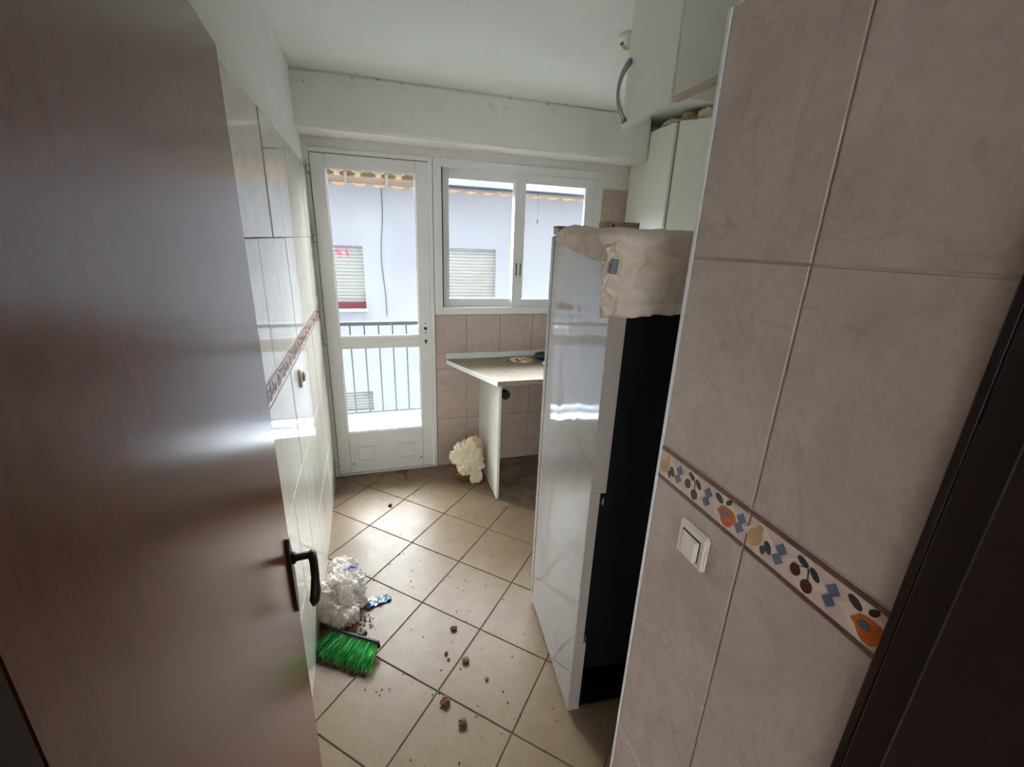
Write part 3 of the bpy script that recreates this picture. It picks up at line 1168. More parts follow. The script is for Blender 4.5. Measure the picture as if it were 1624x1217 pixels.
def hbox(name, d, mt, parent=None, bevel=0.0):
    return box(name, (d[0] - HO.x, d[1] - HO.x, d[2] - HO.y, d[3] - HO.y, d[4] - HO.z, d[5] - HO.z), mt, parent or house, bevel)


wins = [(-1.12, -0.19, 0.548, 1.522), (1.02, 1.985, 0.548, 1.535), (-1.12, -0.178, -1.34, -0.89), (1.02, 1.985, -1.85, -0.89), (3.3, 4.25, 0.548, 1.53)]
# facade with recesses: grid of boxes around the openings
bm = bmesh.new()
xsp = sorted(set([-26.0, 28.0] + [w[0] for w in wins] + [w[1] for w in wins]))
for a, b in zip(xsp[:-1], xsp[1:]):
    mid = (a + b) / 2
    cuts = sorted([(w[2], w[3]) for w in wins if w[0] < mid < w[1]])
    z = -3.3
    for c0, c1 in cuts + [(2.62, 2.62)]:
        add_box(bm, a - HO.x, b - HO.x, 0, 0.25, z - HO.z, c0 - HO.z)
        z = c1
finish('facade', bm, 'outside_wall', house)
for (x0, x1, z0, z1) in wins:
    w = hbox('window_recess', (x0, x1, FY + 0.12, FY + 0.25, z0, z1), 'dark_line')
    bm = bmesh.new()
    n = int((z1 - z0 - 0.09) / 0.054)
    for k in range(n + 1):
        zb = z0 + 0.09 + k * 0.054
        zt = min(zb + 0.050, z1)
        if zt - zb < 0.01:
            continue
        add_prism(bm, [(0.098, zb - HO.z), (0.085, zb + 0.012 - HO.z), (0.085, zt - 0.010 - HO.z), (0.098, zt - HO.z)], x0 - HO.x, x1 - HO.x, 'x')
    add_box(bm, x0 - HO.x, x1 - HO.x, 0.097, 0.12, z0 + 0.085 - HO.z, z1 - HO.z)
    s = finish('shutter_slats', bm, 'shutter', house)
    s['kind'] = 'stuff'
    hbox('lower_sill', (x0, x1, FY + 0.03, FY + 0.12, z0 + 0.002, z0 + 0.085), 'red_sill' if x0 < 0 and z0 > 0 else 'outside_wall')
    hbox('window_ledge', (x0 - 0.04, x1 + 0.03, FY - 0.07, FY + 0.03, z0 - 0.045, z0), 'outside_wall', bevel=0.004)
# pink paint marks on the first shutter
bm = bmesh.new()


def stroke(a, b, w=0.017):
    a, b = Vector(a), Vector(b)
    d = (b - a).normalized()
    nn = Vector((-d.y, d.x)) * w / 2
    pts = [(a + nn), (a - nn), (b - nn), (b + nn)]
    add_prism(bm, [(p.x - HO.x, p.y - HO.z) for p in pts], 0.0825, 0.0845, 'y')


for a, b in (((-0.575, 1.49), (-0.570, 1.37)), ((-0.575, 1.42), (-0.535, 1.46)), ((-0.535, 1.46), (-0.520, 1.35)), ((-0.560, 1.40), (-0.515, 1.41)),
             ((-0.455, 1.45), (-0.405, 1.40)), ((-0.428, 1.50), (-0.415, 1.35)), ((-0.455, 1.44), (-0.415, 1.36)), ((-0.545, 1.345), (-0.525, 1.350))):
    stroke(a, b)
g = finish('pink_paint', bm, 'pink', house)
g['label'] = 'pink painted strokes on the shutter'
# eave: soffit tile row, gutter, roof tiles
RY = 7.16
hbox('eave_fascia', (-26.0, 28.0, RY + 0.012, RY + 0.040, 2.4755, 2.60), 'fascia')
hbox('eave_board', (-26.0, 28.0, RY + 0.03, FY + 0.25, 2.440, 2.475), 'soffit_tile')
bm = bmesh.new()
for k in range(13):
    t = math.pi * (k / 12)
arc = [(-0.055 * math.cos(math.pi * k / 10), -0.075 * math.sin(math.pi * k / 10)) for k in range(11)]
arc_in = [(-0.048 * math.cos(math.pi * k / 10), -0.068 * math.sin(math.pi * k / 10)) for k in range(10, -1, -1)]
add_prism(bm, [(a + RY - 0.04 - HO.y, b + 2.462 - HO.z) for a, b in arc + arc_in], -6.5, 8.5, 'x')
finish('gutter', bm, 'gutter', house)
br = None
for k in range(-8, 18):
    x = -0.28 + 0.56 * k - HO.x - 0.065
    if br is None:
        bm = bmesh.new()
        add_box(bm, -0.022, 0.022, RY - 0.05 - HO.y, RY + 0.06 - HO.y, 2.462 - HO.z, 2.530 - HO.z)
        add_box(bm, -0.018, 0.018, RY - 0.105 - HO.y, RY - 0.09 - HO.y, 2.37 - HO.z, 2.475 - HO.z)
        o = finish('gutter_bracket', bm, 'gutter', house)
        br = o.data
        o.location = (x, 0, 0)
    else:
        link_mesh('gutter_bracket', br, house, (x, 0, 0))
# half-round tiles: eave row under the gutter and roof courses sloping up
bm = bmesh.new()
ra = [(-0.105 * math.cos(math.pi * k / 10), 0.060 * math.sin(math.pi * k / 10)) for k in range(11)]
rb = [(-0.092 * math.cos(math.pi * k / 10), 0.047 * math.sin(math.pi * k / 10)) for k in range(10, -1, -1)]
add_prism(bm, [(a, -b) for a, b in ra + rb], -0.09, 0.36, 'y')
o0 = finish('eave_tile', bm, 'soffit_tile', house)
bm = bmesh.new()
add_prism(bm, [(a, b) for a, b in ra], 0.0, 0.50, 'y')
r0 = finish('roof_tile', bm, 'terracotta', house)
first = True
for k in range(-20, 30):
    x = -0.46 + 0.283 * k - HO.x
    if first:
        o0.location = (x, RY + 0.07 - HO.y, 2.438 - HO.z)
    else:
        link_mesh('eave_tile', o0.data, house, (x, RY + 0.07 - HO.y, 2.438 - HO.z))
    for r in range(3):
        loc = (x + 0.14, RY - 0.012 + r * 0.40 - HO.y, 2.500 + r * 0.165 - HO.z)
        if first and r == 0:
            r0.location = loc
            r0.rotation_euler = (math.radians(22), 0, 0)
        else:
            link_mesh('roof_tile', r0.data, house, loc, (math.radians(22), 0, 0))
    first = False
bm = bmesh.new()
add_box(bm, -26.5, 27.5, RY - HO.y, RY + 1.4 - HO.y, -0.03, -0.005)
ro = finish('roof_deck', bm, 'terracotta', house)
for v in ro.data.vertices:
    v.co.z += 2.585 - HO.z + (v.co.y - (RY - HO.y)) * math.tan(math.radians(22))
# cable hanging down the facade
bm = bmesh.new()
pts = []
for k in range(16):
    t = k / 15
    pts.append((0.135 - 0.045 * math.sin(t * 2.0) + 0.018 * math.sin(t * 9) + 0.02 * t - HO.x, -0.012, 2.42 - t * 1.99 - HO.z))
add_tube(bm, pts, 0.006, 6)
finish('facade_cable', bm, 'cable_grey', house)
st = box('street', (-26, 28, YB, FY, -3.5, -3.3), 'street')
tag(st, 'street paving far below the balcony', 'street', kind='structure')

# ------------------------------------------------------------------ worktop on the back wall
wt = empty('worktop', (0.70, DW - 0.003, 0))
tag(wt, 'speckled worktop with a cut corner and white panel leg under the window', 'worktop')
WO = Vector((0.70, DW - 0.003, 0))
bm = bmesh.new()
poly = [(0.443, 3.008), (0.443, 2.985), (0.672, 2.425), (2.09, 2.425), (2.09, 3.008)]
add_prism(bm, [(a - WO.x, b - WO.y) for a, b in poly], 0.822, 0.853, 'z')
finish('top_board', bm, 'worktop', wt, 0.002)
bm = bmesh.new()
a, b = Vector((0.443 - WO.x, 2.985 - WO.y)), Vector((0.672 - WO.x, 2.425 - WO.y))
d = (b - a).normalized()
nn = Vector((d.y, -d.x))
nn = nn if nn.x < 0 else -nn
pp = [a + nn * 0.0005, b + nn * 0.0005, b + nn * 0.0025, a + nn * 0.0025]
add_prism(bm, [(p.x, p.y) for p in pp], 0.822, 0.853, 'z')
finish('edge_band', bm, 'white_lacquer', wt)
box('splash_strip', (0.443 - WO.x, 2.09 - WO.x, -0.020, 0.0, 0.8535, 0.896), 'aluminium', wt, 0.003)
box('panel_leg', (0.692 - WO.x, 0.709 - WO.x, 2.462 - WO.y, 0.0, 0.001, 0.8215), 'laminate', wt, 0.001)

# pipe stub under the worktop
pp_ = empty('waste_pipe', (0.884, DW, 0.566))
tag(pp_, 'black pipe stub on the wall under the worktop', 'pipe')
bm = bmesh.new()
add_tube(bm, [(0, -0.0005, 0), (0, -0.05, -0.004)], 0.030, 16)
pb = finish('pipe', bm, 'black_rubber', pp_)
bm = bmesh.new()
add_tube(bm, [(0, -0.040, -0.003), (0, -0.056, -0.004)], 0.035, 16)
finish('pipe_collar', bm, 'black_rubber', pp_)

# things on the worktop
pn = empty('painted_ornament', (0.955, 2.865, 0.8535))
tag(pn, 'small flat painted ornament in yellow, white and red on the worktop', 'ornament')
bm = bmesh.new()
add_prism(bm, ell(0.012, 0, 0.078, 0.062, 0, 24), 0, 0.008, 'z')
finish('body', bm, 'offwhite', pn, 0.002)
bm = bmesh.new()
add_prism(bm, ell(-0.085, 0.004, 0.030, 0.034, 0, 16), 0, 0.008, 'z')
finish('head', bm, 'grey_flange', pn, 0.002)
for nm, (cx, cy, rx, ry, a), mt in (('yellow_patch', (0.058, -0.008, 0.032, 0.038, 0.2), 'mustard'), ('red_patch', (-0.022, -0.036, 0.020, 0.018, 0), 'orange_red'), ('olive_patch', (-0.020, 0.014, 0.011, 0.022, 0), 'olive'), ('orange_patch', (0.030, 0.024, 0.016, 0.014, 0), 'orange_red'), ('dark_patch', (-0.086, 0.006, 0.010, 0.014, 0), 'dark_line')):
    bm = bmesh.new()
    add_prism(bm, ell(cx, cy, rx, ry, a, 14), 0.0082, 0.0105, 'z')
    finish(nm, bm, mt, pn)
for k in range(5):
    bm = bmesh.new()
    t = 1.2 + k * 0.5
    add_prism(bm, ell(0.012 + 0.070 * math.cos(t), 0.056 * math.sin(t), 0.020, 0.016, t, 10), 0.0082, 0.014, 'z')
    finish('petal', bm, 'offwhite', pn, 0.002)

bw = empty('teal_plate', (1.165, 2.895, 0.8535))
tag(bw, 'dark teal plate at the back of the worktop beside the refrigerator', 'plate')
bm = bmesh.new()
add_lathe(bm, [(0.045, 0), (0.048, 0.004), (0.078, 0.016), (0.084, 0.030), (0.080, 0.030), (0.070, 0.018), (0.040, 0.010)], (0, 0, 0), 28)
finish('dish', bm, 'teal', bw, smooth=True)
bm = bmesh.new()
add_lathe(bm, [(0.0835, 0.0295), (0.0865, 0.0310), (0.0835, 0.0330), (0.0805, 0.0310)], (0, 0, 0), 28)
finish('rim', bm, 'teal', bw, smooth=True)

lump = crumple('crumpled_tissue', 'paper', None, (0, 0, 0.022), (0.040, 0.035, 0.024), 0.4, 9, 3.0, 3, flat_z=0.0, loc=(1.110, 2.70, 0.8537))
tag(lump, 'small cream crumpled tissue on the worktop against the refrigerator edge', 'tissue')

# crumpled paper by the panel leg
cp = empty('crumpled_paper', (0.566, 2.77, 0.0))
tag(cp, 'large crumpled ball of cream paper on the floor against the panel leg', 'paper')
crumple('paper_ball', 'paper', cp, (-0.012, 0.02, 0.180), (0.093, 0.085, 0.118), 0.60, 4.4, 1.3, 5, 0.9)
crumple('paper_fold', 'kraft', cp, (0.048, 0.010, 0.262), (0.044, 0.04, 0.058), 0.6, 5, 5.1, 4, 0.9)
crumple('paper_fold', 'paper', cp, (0.010, -0.022, 0.135), (0.078, 0.060, 0.065), 0.55, 4.4, 7.7, 5, 0.9)
crumple('paper_tail', 'paper', cp, (0.020, -0.070, 0.040), (0.026, 0.022, 0.044), 0.45, 6, 2.9, 4, 0.8, flat_z=0.001)
crumple('paper_tail', 'paper', cp, (0.056, -0.068, 0.040), (0.024, 0.022, 0.048), 0.45, 6, 4.4, 4, 0.8, flat_z=0.001)
crumple('brown_scrap', 'crumb', cp, (-0.040, -0.025, 0.052), (0.050, 0.034, 0.040), 0.5, 8, 6.2, 3, 0.8, flat_z=0.001)

# ------------------------------------------------------------------ refrigerator
F_ROT = -math.radians(5.08)
fr = empty('refrigerator', (0.586, 1.026, 0), F_ROT)
tag(fr, 'tall white refrigerator with its black back turned to the camera', 'refrigerator')
FWD, FDP, FH = 0.60, 0.576, 1.698
bm = bmesh.new()
add_box(bm, 0.0, 0.010, 0.001, 0.530, 0.022, FH)
add_box(bm, FWD - 0.010, FWD, 0.001, 0.530, 0.022, FH)
add_box(bm, 0.010, FWD - 0.010, 0.001, 0.530, FH - 0.012, FH - 0.001)
add_box(bm, 0.010, FWD - 0.010, 0.518, 0.529, 0.022, FH - 0.012)
finish('cabinet', bm, 'fridge_white', fr)
box('door', (0.0, FWD, 0.537, FDP, 0.045, FH - 0.003), 'fridge_white', fr, 0.004, seg=2)
box('door_gasket', (0.006, FWD - 0.006, 0.5305, 0.5365, 0.05, FH - 0.012), 'grey_flange', fr)
box('top_hinge_cover', (FWD - 0.09, FWD - 0.01, 0.46, 0.53, FH, FH + 0.012), 'white_plastic', fr, 0.002)
# back: folded flanges and black panel
for x0, x1, z0, z1 in ((0.0005, 0.050, 0.945, FH), (0.0005, 0.032, 0.345, 0.945), (0.0005, 0.042, 0.022, 0.345), (FWD - 0.050, FWD - 0.0005, 0.022, FH)):
    box('back_flange', (x0, x1, -0.0025, 0.0005, z0 + 0.0005, z1 - 0.0005), 'grey_flange', fr)
box('back_panel', (0.012, FWD - 0.012, 0.006, 0.016, 0.225, FH - 0.02), 'black_metal', fr)
box('compressor_shelf', (0.012, FWD - 0.012, 0.006, 0.50, 0.210, 0.222), 'black_metal', fr)
box('compressor_tray', (0.012, FWD - 0.012, 0.004, 0.25, 0.030, 0.042), 'black_metal', fr)
for x in (0.034, FWD - 0.04):
    box('panel_clip', (x, x + 0.006, -0.004, 0.004, 0.350, 0.375), 'steel', fr)
box('panel_clip', (0.040, 0.046, -0.004, 0.004, 0.905, 0.930), 'steel', fr)
bm = bmesh.new()
add_lathe(bm, [(0.02, 0.0), (0.075, 0.012), (0.085, 0.05), (0.085, 0.09), (0.06, 0.13), (0.02, 0.142)], (0.36, 0.13, 0.043), 20)
finish('compressor', bm, 'black_rubber', fr, smooth=True)
for x in (0.03, FWD - 0.03):
    for y in (0.05, 0.50):
        bm = bmesh.new()
        add_lathe(bm, [(0.018, 0.0), (0.018, 0.012), (0.010, 0.022)], (x, y, 0), 12)
        finish('foot', bm, 'black_rubber', fr)

# ------------------------------------------------------------------ things on the refrigerator
def fl(x, y, z=0.0):
    return Vector((0.586, 1.026, 0)) + Matrix.Rotation(F_ROT, 3, 'Z') @ Vector((x, y, z))


TOP = FH + 0.001
cl = empty('folded_blanket', fl(0.25, 0.15, TOP), F_ROT)
tag(cl, 'creased cream blanket hanging over the back edge of the refrigerator', 'blanket')
CO = Vector((0.25, 0.15, TOP))
bm = bmesh.new()
NA, NB = 90, 72
A0, A1, B0, B1 = -0.085, 0.585, -0.215, 0.345
grid = []


def drape(a, b):
    R = 0.020
    # side overhang (a<0) only shallow, back overhang (b<0) long
    x, y, z = a, b, 0.0015
    oa, ob = max(0.0, -a), max(0.0, -b)
    taper = 0.55 + 0.45 * max(0.0, min(1.0, (0.34 - b) / 0.34))
    oa_e = oa * taper

    def roll(o):
        if o < R * math.pi / 2:
            t = o / R
            return R * math.sin(t), R * (1 - math.cos(t))
        return R, R + (o - R * math.pi / 2)
    hx, dxz = roll(oa_e)
    hy, dyz = roll(ob)
    if oa > 0:
        x = -hx
    if ob > 0:
        y = -hy
    if oa > 0 and ob > 0:
        # corner: fabric sticks out as a fold
        fold = min(1.0, ob / 0.05)
        fold = fold * fold * (3 - 2 * fold)
        drop = dxz * (1 - fold) + max(dyz, dxz * (1 - fold)) * fold
        x = -hx * (1 - fold) - (0.6 * oa) * fold
        y = -hy * 1.0
        z -= drop
    else:
        z -= max(dxz, dyz)
    # puffy roll at the front left
    puff = math.exp(-((a + 0.01) / 0.05) ** 2) * math.exp(-((b - 0.27) / 0.07) ** 2)
    z += 0.014 * puff
    x -= 0.014 * puff
    p = Vector((a, b, 0.3))
    n1 = noise.noise(p * 12)
    n2 = 1 - abs(noise.noise(Vector((a * 16 + b * 12, b * 24 - a * 10, 1.7)))) * 2
    n3 = noise.noise(p * 34)
    n4 = 1 - abs(noise.noise(Vector((a * 8 - b * 5, b * 17 + a * 8, 4.4)))) * 2
    amp = 0.010 * n1 + 0.013 * n2 + 0.014 * n4 + 0.0025 * n3
    if ob > R:
        y -= 0.010 + amp * 1.6
        x += 0.006 * noise.noise(Vector((a * 3, b * 14, 9)))
        # lower edge slightly raised to the right
        z += 0.03 * min(1.0, max(0, a) / 0.5) * min(1, ob / 0.2)
    elif oa_e > R * 0.5:
        x -= 0.006 + amp
    else:
        z += max(0.0, amp * 0.35) + 0.001
    return Vector((x, y, z))


for i in range(NA + 1):
    row = []
    for j in range(NB + 1):
        a = A0 + (A1 - A0) * i / NA
        b = B0 + (B1 - B0) * j / NB
        if b > 0.25:
            b += 0.03 * math.sin(a * 14)
        p = drape(a, b)
        row.append(bm.verts.new(p - Vector((CO.x, CO.y, 0))))
    grid.append(row)
for i in range(NA):
    for j in range(NB):
        bm.faces.new((grid[i][j], grid[i + 1][j], grid[i + 1][j + 1], grid[i][j + 1]))
sheet = finish('blanket_sheet', bm, 'cloth', cl, smooth=True)
sd = sheet.modifiers.new('thickness', 'SOLIDIFY')
sd.thickness = 0.004
sd.offset = 1
# hem band along the lower edge
bm = bmesh.new()
prev = None
for i in range(NA + 1):
    a = A0 + (A1 - A0) * i / NA
    ps = [drape(a, B0 + 0.030) - Vector((CO.x, CO.y + 0.012, 0)), drape(a, B0 + 0.012) - Vector((CO.x, CO.y + 0.017, 0)), drape(a, B0 - 0.002) - Vector((CO.x, CO.y + 0.011, 0)), drape(a, B0 + 0.0) - Vector((CO.x, CO.y - 0.004, 0))]
    cur = [bm.verts.new(p) for p in ps]
    if prev:
        for k in range(3):
            bm.faces.new((prev[k], cur[k], cur[k + 1], prev[k + 1]))
    prev = cur
hem = finish('hem', bm, 'cloth', cl, smooth=True)
# care label
p1 = drape(-0.052, -0.075) - Vector((CO.x, CO.y, 0))
lb = empty('label_anchor')
bpy.data.objects.remove(lb)
bm = bmesh.new()
add_box(bm, -0.009, 0.009, -0.0008, 0.0008, -0.017, 0.017)
cal = finish('care_label', bm, 'label_navy', cl)
cal.location = p1 + Vector((-0.010, -0.030, -0.016))
cal.rotation_euler = (0.05, 0.10, -0.35)
for k in range(5):
    box('label_print', (-0.006, 0.006 - 0.002 * (k % 3), -0.0013, -0.0009, 0.0105 - 0.006 * k, 0.0125 - 0.006 * k), 'label_light', cal)

cb = empty('cardboard_box', fl(0.215, 0.465, TOP), F_ROT + 0.12)
tag(cb, 'small cardboard box with dark stripes on top of the refrigerator', 'box')
box('carton', (-0.062, 0.062, -0.035, 0.035, 0, 0.047), 'cardboard', cb, 0.001)
for k, (x, w, hh) in enumerate([(-0.044, 0.007, 0.9), (-0.030, 0.004, 0.7), (-0.021, 0.003, 0.75), (-0.012, 0.005, 0.7), (-0.002, 0.003, 0.75), (0.006, 0.004, 0.7), (0.016, 0.002, 0.7), (0.044, 0.010, 0.55)]):
    box('printed_stripe', (x - w / 2, x + w / 2, -0.0356, -0.0350, 0.006, 0.006 + 0.038 * hh), 'dark_line' if k == 0 else 'decor_brown', cb)
box('lid_flap', (-0.0625, 0.0625, -0.0355, 0.0355, 0.0472, 0.0486), 'cardboard', cb)

gb = empty('grey_box', fl(0.040, 0.535, TOP), F_ROT)
tag(gb, 'flat grey box on the far corner of the refrigerator top', 'box')
box('tray', (-0.038, 0.045, -0.03, 0.03, 0, 0.024), 'grey_box', gb, 0.002)
box('lid', (-0.039, 0.046, -0.031, 0.031, 0.0245, 0.029), 'dark_line', gb, 0.001)

# ------------------------------------------------------------------ near hanging cabinet with the open door
hc = empty('hanging_cabinet', (0.70, 0.737, 2.0))
tag(hc, 'white hanging cabinet over the refrigerator with its door swung open', 'cabinet')
CW, CDp, CH = 0.60, 0.298, 0.455
box('side_panel', (0.0, 0.016, 0, CDp, 0.012, CH), 'laminate', hc, 0.001)
box('side_panel', (CW - 0.016, CW, 0, CDp, 0.012, CH), 'laminate', hc, 0.001)
box('bottom_panel', (0.0165, CW - 0.0165, 0, CDp, 0.012, 0.028), 'laminate', hc, 0.001)
box('top_panel', (0.0165, CW - 0.0165, 0, CDp, CH - 0.016, CH), 'laminate', hc, 0.001)
box('back_panel', (0.0165, CW - 0.0165, 0.001, 0.006, 0.0285, CH - 0.0165), 'laminate', hc)
box('shelf', (0.0165, CW - 0.0165, 0.0065, CDp - 0.02, 0.23, 0.246), 'laminate', hc)
box('bottom_trim', (0.0005, 0.0155, 0, CDp, 0.0, 0.0115), 'edge_strip', hc)
dl = Vector((0.739 - 0.698, 1.337 - 1.037, 0))
door = box('door', (0.0, 0.018, 0.0, dl.length, 0.0, CH), 'cabinet_front', hc, 0.003, seg=2)
door.location = (-0.003, 0.301, 0.0)
door.rotation_euler = (0, 0, -math.atan2(dl.x, dl.y))
bm = bmesh.new()
hy = dl.length - 0.030
pts = []
for k in range(13):
    t = k / 12
    pts.append((-0.002 - 0.030 * math.sin(math.pi * t) ** 0.8, hy + 0.002, 0.018 + 0.156 * t))
add_tube(bm, pts, [0.005 + 0.004 * abs(1 - 2 * k / 12) ** 1.5 for k in range(13)], 8)
finish('handle', bm, 'steel', door, smooth=True)
box('door', (CW / 2 + 0.001, CW - 0.001, CDp + 0.001, CDp + 0.019, 0.002, CH), 'cabinet_front', hc, 0.003, seg=2)
for z in (0.07, CH - 0.07):
    box('hinge', (0.0165, 0.030, CDp - 0.05, CDp - 0.004, z - 0.012, z + 0.012), 'steel', hc)

# far hanging cabinets on the right wall
fc = empty('corner_cabinet', (1.76, 2.53, 1.62))
tag(fc, 'pale hanging cabinet beside the window wall under the beam end', 'cabinet')
box('carcass', (0.019, 0.335, 0.002, 0.478, 0, 0.762), 'laminate', fc, 0.001)
box('door', (0.0, 0.018, 0.001, 0.479, -0.002, 0.764), 'cabinet_front', fc, 0.006, seg=3)
ac = empty('angled_cabinet', (1.765, 2.522, 1.62), 0)
tag(ac, 'pale hanging cabinet with an angled front, nearest to the tiled wall', 'cabinet')
bm = bmesh.new()
add_prism(bm, [(0.020, -0.001), (0.333, -0.001), (0.333, -0.42), (0.332, -0.42), (0.020, -0.030)][::-1], 0, 0.760, 'z')
finish('carcass', bm, 'laminate', ac, 0.001)
adr = box('door', (0.0, 0.50, -0.018, 0.0, -0.002, 0.762), 'cabinet_front', ac, 0.003, seg=2)
adr.location = (0.008, -0.012, 0)
adr.rotation_euler = (0, 0, math.radians(-50.0))

for i, (x, y, z, s, sd_, mt, lab) in enumerate([
        (1.86, 2.715, 2.385, (0.055, 0.075, 0.030), 1.1, 'paper', 'cream crumpled paper on the corner cabinet next to the beam'),
        (1.87, 2.57, 2.385, (0.050, 0.042, 0.036), 2.2, 'kraft', 'brownish crumpled paper in the middle of the cabinet tops'),
        (1.905, 2.45, 2.383, (0.045, 0.050, 0.036), 3.3, 'paper', 'rolled cream paper on the angled cabinet'),
        (2.03, 2.39, 2.383, (0.048, 0.060, 0.034), 4.7, 'paper', 'crumpled cream paper on the angled cabinet nearest the tiled wall')]):
    o = crumple('crumpled_bag', mt, None, (0, 0, s[2] * 0.92), s, 0.35, 8, sd_, 4, 0.7, flat_z=0.0, loc=(x, y, z))
    tag(o, lab, 'paper', group='crumpled papers on top of the far cabinets')

# ceiling lamp holder
lp = empty('ceiling_lamp_holder', (1.035, 1.86, CEIL))
tag(lp, 'white bare lamp holder on the ceiling behind the open cabinet door', 'lamp holder')
bm = bmesh.new()
add_lathe(bm, [(0.012, -0.050), (0.026, -0.046), (0.045, -0.010), (0.052, -0.0005)], (0, 0, 0), 20)
finish('rosette', bm, 'white_plastic', lp, smooth=True)
bm = bmesh.new()
add_tube(bm, [(-0.012, 0.0, -0.045), (-0.035, -0.01, -0.052), (-0.050, -0.012, -0.040)], 0.006, 8)
finish('wire', bm, 'yellow_wire', lp)
bm = bmesh.new()
add_tube(bm, [(-0.049, -0.012, -0.0405), (-0.054, -0.012, -0.034)], 0.0075, 8)
finish('connector', bm, 'olive', lp)

# ------------------------------------------------------------------ things on the floor
bag = empty('plastic_bag', (-0.245, 1.74, 0.0))
tag(bag, 'crumpled white plastic carrier bag lying on the floor by the left wall', 'plastic bag')
crumple('bag_body', 'thin_plastic', bag, (-0.006, -0.030, 0.080), (0.072, 0.090, 0.092), 0.62, 5.5, 1.9, 5, 0.9, flat_z=0.001)
bag_fold = crumple('bag_fold', 'thin_plastic', bag, (0.022, 0.070, 0.075), (0.070, 0.085, 0.080), 0.60, 5.5, 3.6, 5, 0.9, flat_z=0.001)
crumple('bag_handle', 'thin_plastic', bag, (-0.030, -0.030, 0.165), (0.040, 0.034, 0.034), 0.6, 5, 5.4, 4, 0.9)
crumple('bag_handle', 'thin_plastic', bag, (0.004, 0.200, 0.055), (0.060, 0.050, 0.052), 0.6, 5, 8.2, 4, 0.9, flat_z=0.001)
# blue printed band, laid onto the bag surface
from mathutils.bvhtree import BVHTree
me_b = bag_fold.data
bvh = BVHTree.FromPolygons([v.co.copy() for v in me_b.vertices], [list(p.vertices) for p in me_b.polygons])
path = [Vector((0.004, 0.050, 0.19)), Vector((0.050, 0.105, 0.17)), Vector((0.086, 0.112, 0.135)), Vector((0.104, 0.075, 0.12)), Vector((0.092, 0.030, 0.13)), Vector((0.070, 0.000, 0.13))]
bm = bmesh.new()
prev = None
for k in range(26):
    t = k / 25 * (len(path) - 1)
    q = min(int(t), len(path) - 2)
    c = path[q].lerp(path[q + 1], t - q)
    tang = (path[q + 1] - path[q]).normalized()
    side = tang.cross(Vector((0.5, -0.5, 1)).normalized()).normalized()
    cur = []
    for w in (-0.009, 0.0, 0.009):
        co, no, idx, dist = bvh.find_nearest(c + side * w)
        cur.append((co + (c - co).normalized() * 0.003))
    ring = [bm.verts.new(v) for v in cur] + [bm.verts.new(cur[2] + Vector((0, 0, -0.0015))), bm.verts.new(cur[0] + Vector((0, 0, -0.0015)))]
    if prev:
        for a in range(5):
            b2 = (a + 1) % 5
            bm.faces.new((prev[a], ring[a], ring[b2], prev[b2]))
    prev = ring
bp = finish('printed_band', bm, 'blue_print', bag, smooth=True)
bp['label'] = 'blue printed stripe'

wr = empty('food_wrapper', (-0.070, 1.750, 0.0))
tag(wr, 'small torn silver and blue wrapper beside the plastic bag', 'wrapper')


def crinkled_strip(name, material, parent, w, l, h, seed):
    bm = bmesh.new()
    n, q = 14, 6
    g = [[bm.verts.new((-l / 2 + l * i / n, -w / 2 + w * j / q + 0.006 * noise.noise(Vector((i * .4, j * .7, seed))),
                        0.003 + h * (0.5 + 0.5 * math.sin(i * 1.1 + seed)) * 0.6 + h * 0.5 * abs(noise.noise(Vector((i * 0.6, j * 0.5, seed + 4)))))) for j in range(q + 1)] for i in range(n + 1)]
    for i in range(n):
        for j in range(q):
            bm.faces.new((g[i][j], g[i + 1][j], g[i + 1][j + 1], g[i][j + 1]))
    o = finish(name, bm, material, parent)
    sdm = o.modifiers.new('thickness', 'SOLIDIFY')
    sdm.thickness = 0.0012
    return o


o = crinkled_strip('foil_strip', 'foil', wr, 0.040, 0.10, 0.018, 1.0)
o.rotation_euler = (0, 0, 0.25)
o = crinkled_strip('blue_corner', 'blue_print', wr, 0.030, 0.030, 0.016, 3.0)
o.location, o.rotation_euler = (-0.052, -0.022, 0.002), (0, 0, 0.8)
o = crinkled_strip('white_corner', 'offwhite', wr, 0.030, 0.032, 0.014, 5.0)
o.location, o.rotation_euler = (-0.045, 0.014, 0.002), (0, 0, 0.1)
o = crinkled_strip('red_mark', 'orange_red', wr, 0.012, 0.012, 0.012, 7.0)
o.location = (-0.068, -0.004, 0.004)

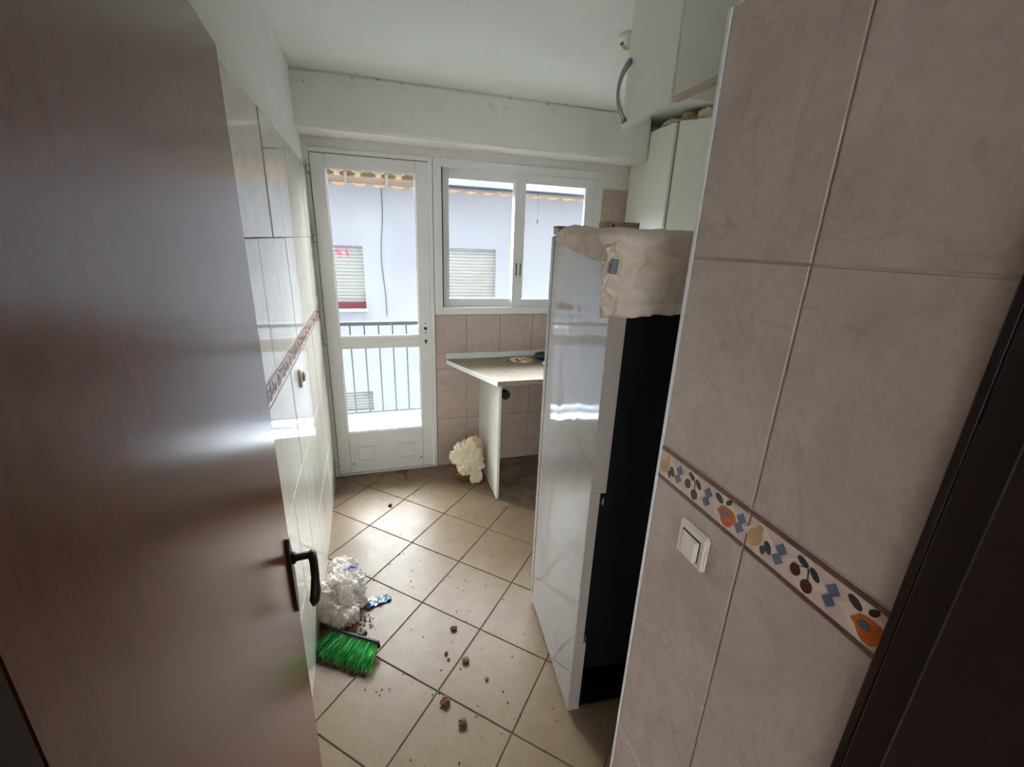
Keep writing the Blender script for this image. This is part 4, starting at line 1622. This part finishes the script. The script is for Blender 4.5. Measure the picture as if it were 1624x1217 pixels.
# broom head lying on its side
br_a, br_b = Vector((-0.262, 1.572, 0)), Vector((-0.080, 1.458, 0))
bd = (br_b - br_a)
bl = bd.length
bh = empty('broom_head', (br_a.x, br_a.y, 0.0), math.atan2(bd.y, bd.x))
tag(bh, 'broom head with bright green bristles lying on the floor', 'broom head')
bm = bmesh.new()
add_box(bm, -0.020, bl, 0.0, 0.020, 0.022, 0.062)
finish('stock', bm, 'black_rubber', bh, 0.007, seg=3)
bm = bmesh.new()
add_tube(bm, [(bl * 0.52, 0.018, 0.044), (bl * 0.54, 0.050, 0.036)], [0.016, 0.014], 14)
finish('handle_socket', bm, 'black_rubber', bh)
bm = bmesh.new()
for i in range(34):
    for j in range(7):
        u = (i + random.random() * 0.7) / 34
        w = (j + 0.5) / 7
        x0 = -0.016 + (bl + 0.012) * u
        z0 = 0.027 + 0.030 * w
        ln = 0.085 + 0.012 * random.random()
        spread = (u - 0.62) * 0.055 + random.uniform(-0.006, 0.006)
        x1 = x0 + spread
        z1 = max(0.003, z0 - 0.020 - 0.018 * (1 - w) + random.uniform(-0.006, 0.006) + 0.006 * w)
        r = 0.0016
        add_tube(bm, [(x0, 0.002, z0), ((x0 + x1) / 2, -ln * 0.55, (z0 + z1) / 2 + 0.004), (x1, -ln, z1)], [r, r, r * 0.7], 4)
b_ = finish('bristles', bm, 'green_bristle', bh)
b_['kind'] = 'stuff'
bm = bmesh.new()
for i in range(60):
    x = -0.03 + (bl + 0.03) * random.random()
    y = -0.095 - 0.010 * random.random()
    r = random.uniform(0.002, 0.005)
    add_tube(bm, [(x, y, 0.003), (x + random.uniform(-.012, .012), y - 0.008, 0.006)], [r, r * 0.5], 4)
o = finish('trapped_dirt', bm, 'dark_dirt', bh)
o['kind'] = 'stuff'

# crumbs of dried mud
crumbs = [(0.242, 1.503, 0.013, 'upper dried mud crumb near the middle of the floor'), (0.265, 1.335, 0.015, 'dried mud crumb left of the refrigerator foot'),
          (0.158, 1.187, 0.018, 'largest dried mud crumb, on a joint crossing'), (0.206, 1.095, 0.016, 'dried mud crumb nearest the camera'),
          (0.191, 1.390, 0.008, 'tiny dried mud crumb between two larger ones'), (0.196, 1.360, 0.006, 'tiniest dried mud crumb in the middle of a tile'),
          (0.330, 1.235, 0.007, 'small dried mud crumb before the refrigerator corner'), (0.0, 2.55, 0.012, 'dark dried crumb on the tile near the balcony door')]
for i, (x, y, s, lab) in enumerate(crumbs):
    o = crumple('mud_crumb', 'crumb', None, (0, 0, s * 0.55), (s, s * 0.8, s * 0.7), 0.6, 7, 10 + i * 1.37, 3, 0.6, flat_z=0.0, loc=(x, y, 0.0004))
    tag(o, lab, 'dirt', group='dried mud crumbs on the floor')

# drift of leaf litter swept against the balcony door
bm = bmesh.new()
for i in range(90):
    if i < 55:
        x = random.gauss(0.085, 0.035)
        y = DW - 0.018 - abs(random.gauss(0, 0.022))
    elif i < 80:
        t = random.random()
        x = 0.120 + random.gauss(0, 0.012)
        y = 2.975 - t * 0.11
    else:
        x = random.uniform(-0.25, 0.35)
        y = DW - 0.02 - abs(random.gauss(0, 0.04))
    r = random.uniform(0.003, 0.008)
    a = random.random() * 6.28
    add_prism(bm, [(x + r * math.cos(a + k * 2.1) * (1 + 0.4 * random.random()), y + r * math.sin(a + k * 2.1)) for k in range(3)], 0.0005, 0.003 + 0.004 * random.random(), 'z')
lit = finish('leaf_litter', bm, ['crumb'])
tag(lit, 'brown leaf litter on the floor along the balcony door', 'litter', kind='stuff')
bm = bmesh.new()
for i in range(70):
    x = random.uniform(-0.22, -0.10)
    y = random.uniform(1.60, 1.68)
    r = random.uniform(0.0015, 0.004)
    a = random.random() * 6.28
    ln = random.uniform(0.004, 0.018)
    add_tube(bm, [(x, y, r), (x + ln * math.cos(a), y + ln * math.sin(a) * 0.6, r)], [r, r * 0.6], 4)
lit = finish('floor_sweepings', bm, ['crumb'])
tag(lit, 'brown sweepings between the plastic bag and the broom head', 'litter', kind='stuff')
bm = bmesh.new()
for i in range(130):
    x = random.uniform(-0.15, 0.55)
    y = random.uniform(0.95, 2.9)
    r = random.uniform(0.0012, 0.003)
    a = random.random() * 6.28
    add_tube(bm, [(x, y, r * 0.8), (x + r * 2 * math.cos(a), y + r * 2 * math.sin(a), r * 0.8)], [r, r * 0.6], 4)
lit = finish('grit', bm, ['dark_dirt'])
tag(lit, 'fine dark grit scattered over the floor tiles', 'litter', kind='stuff')
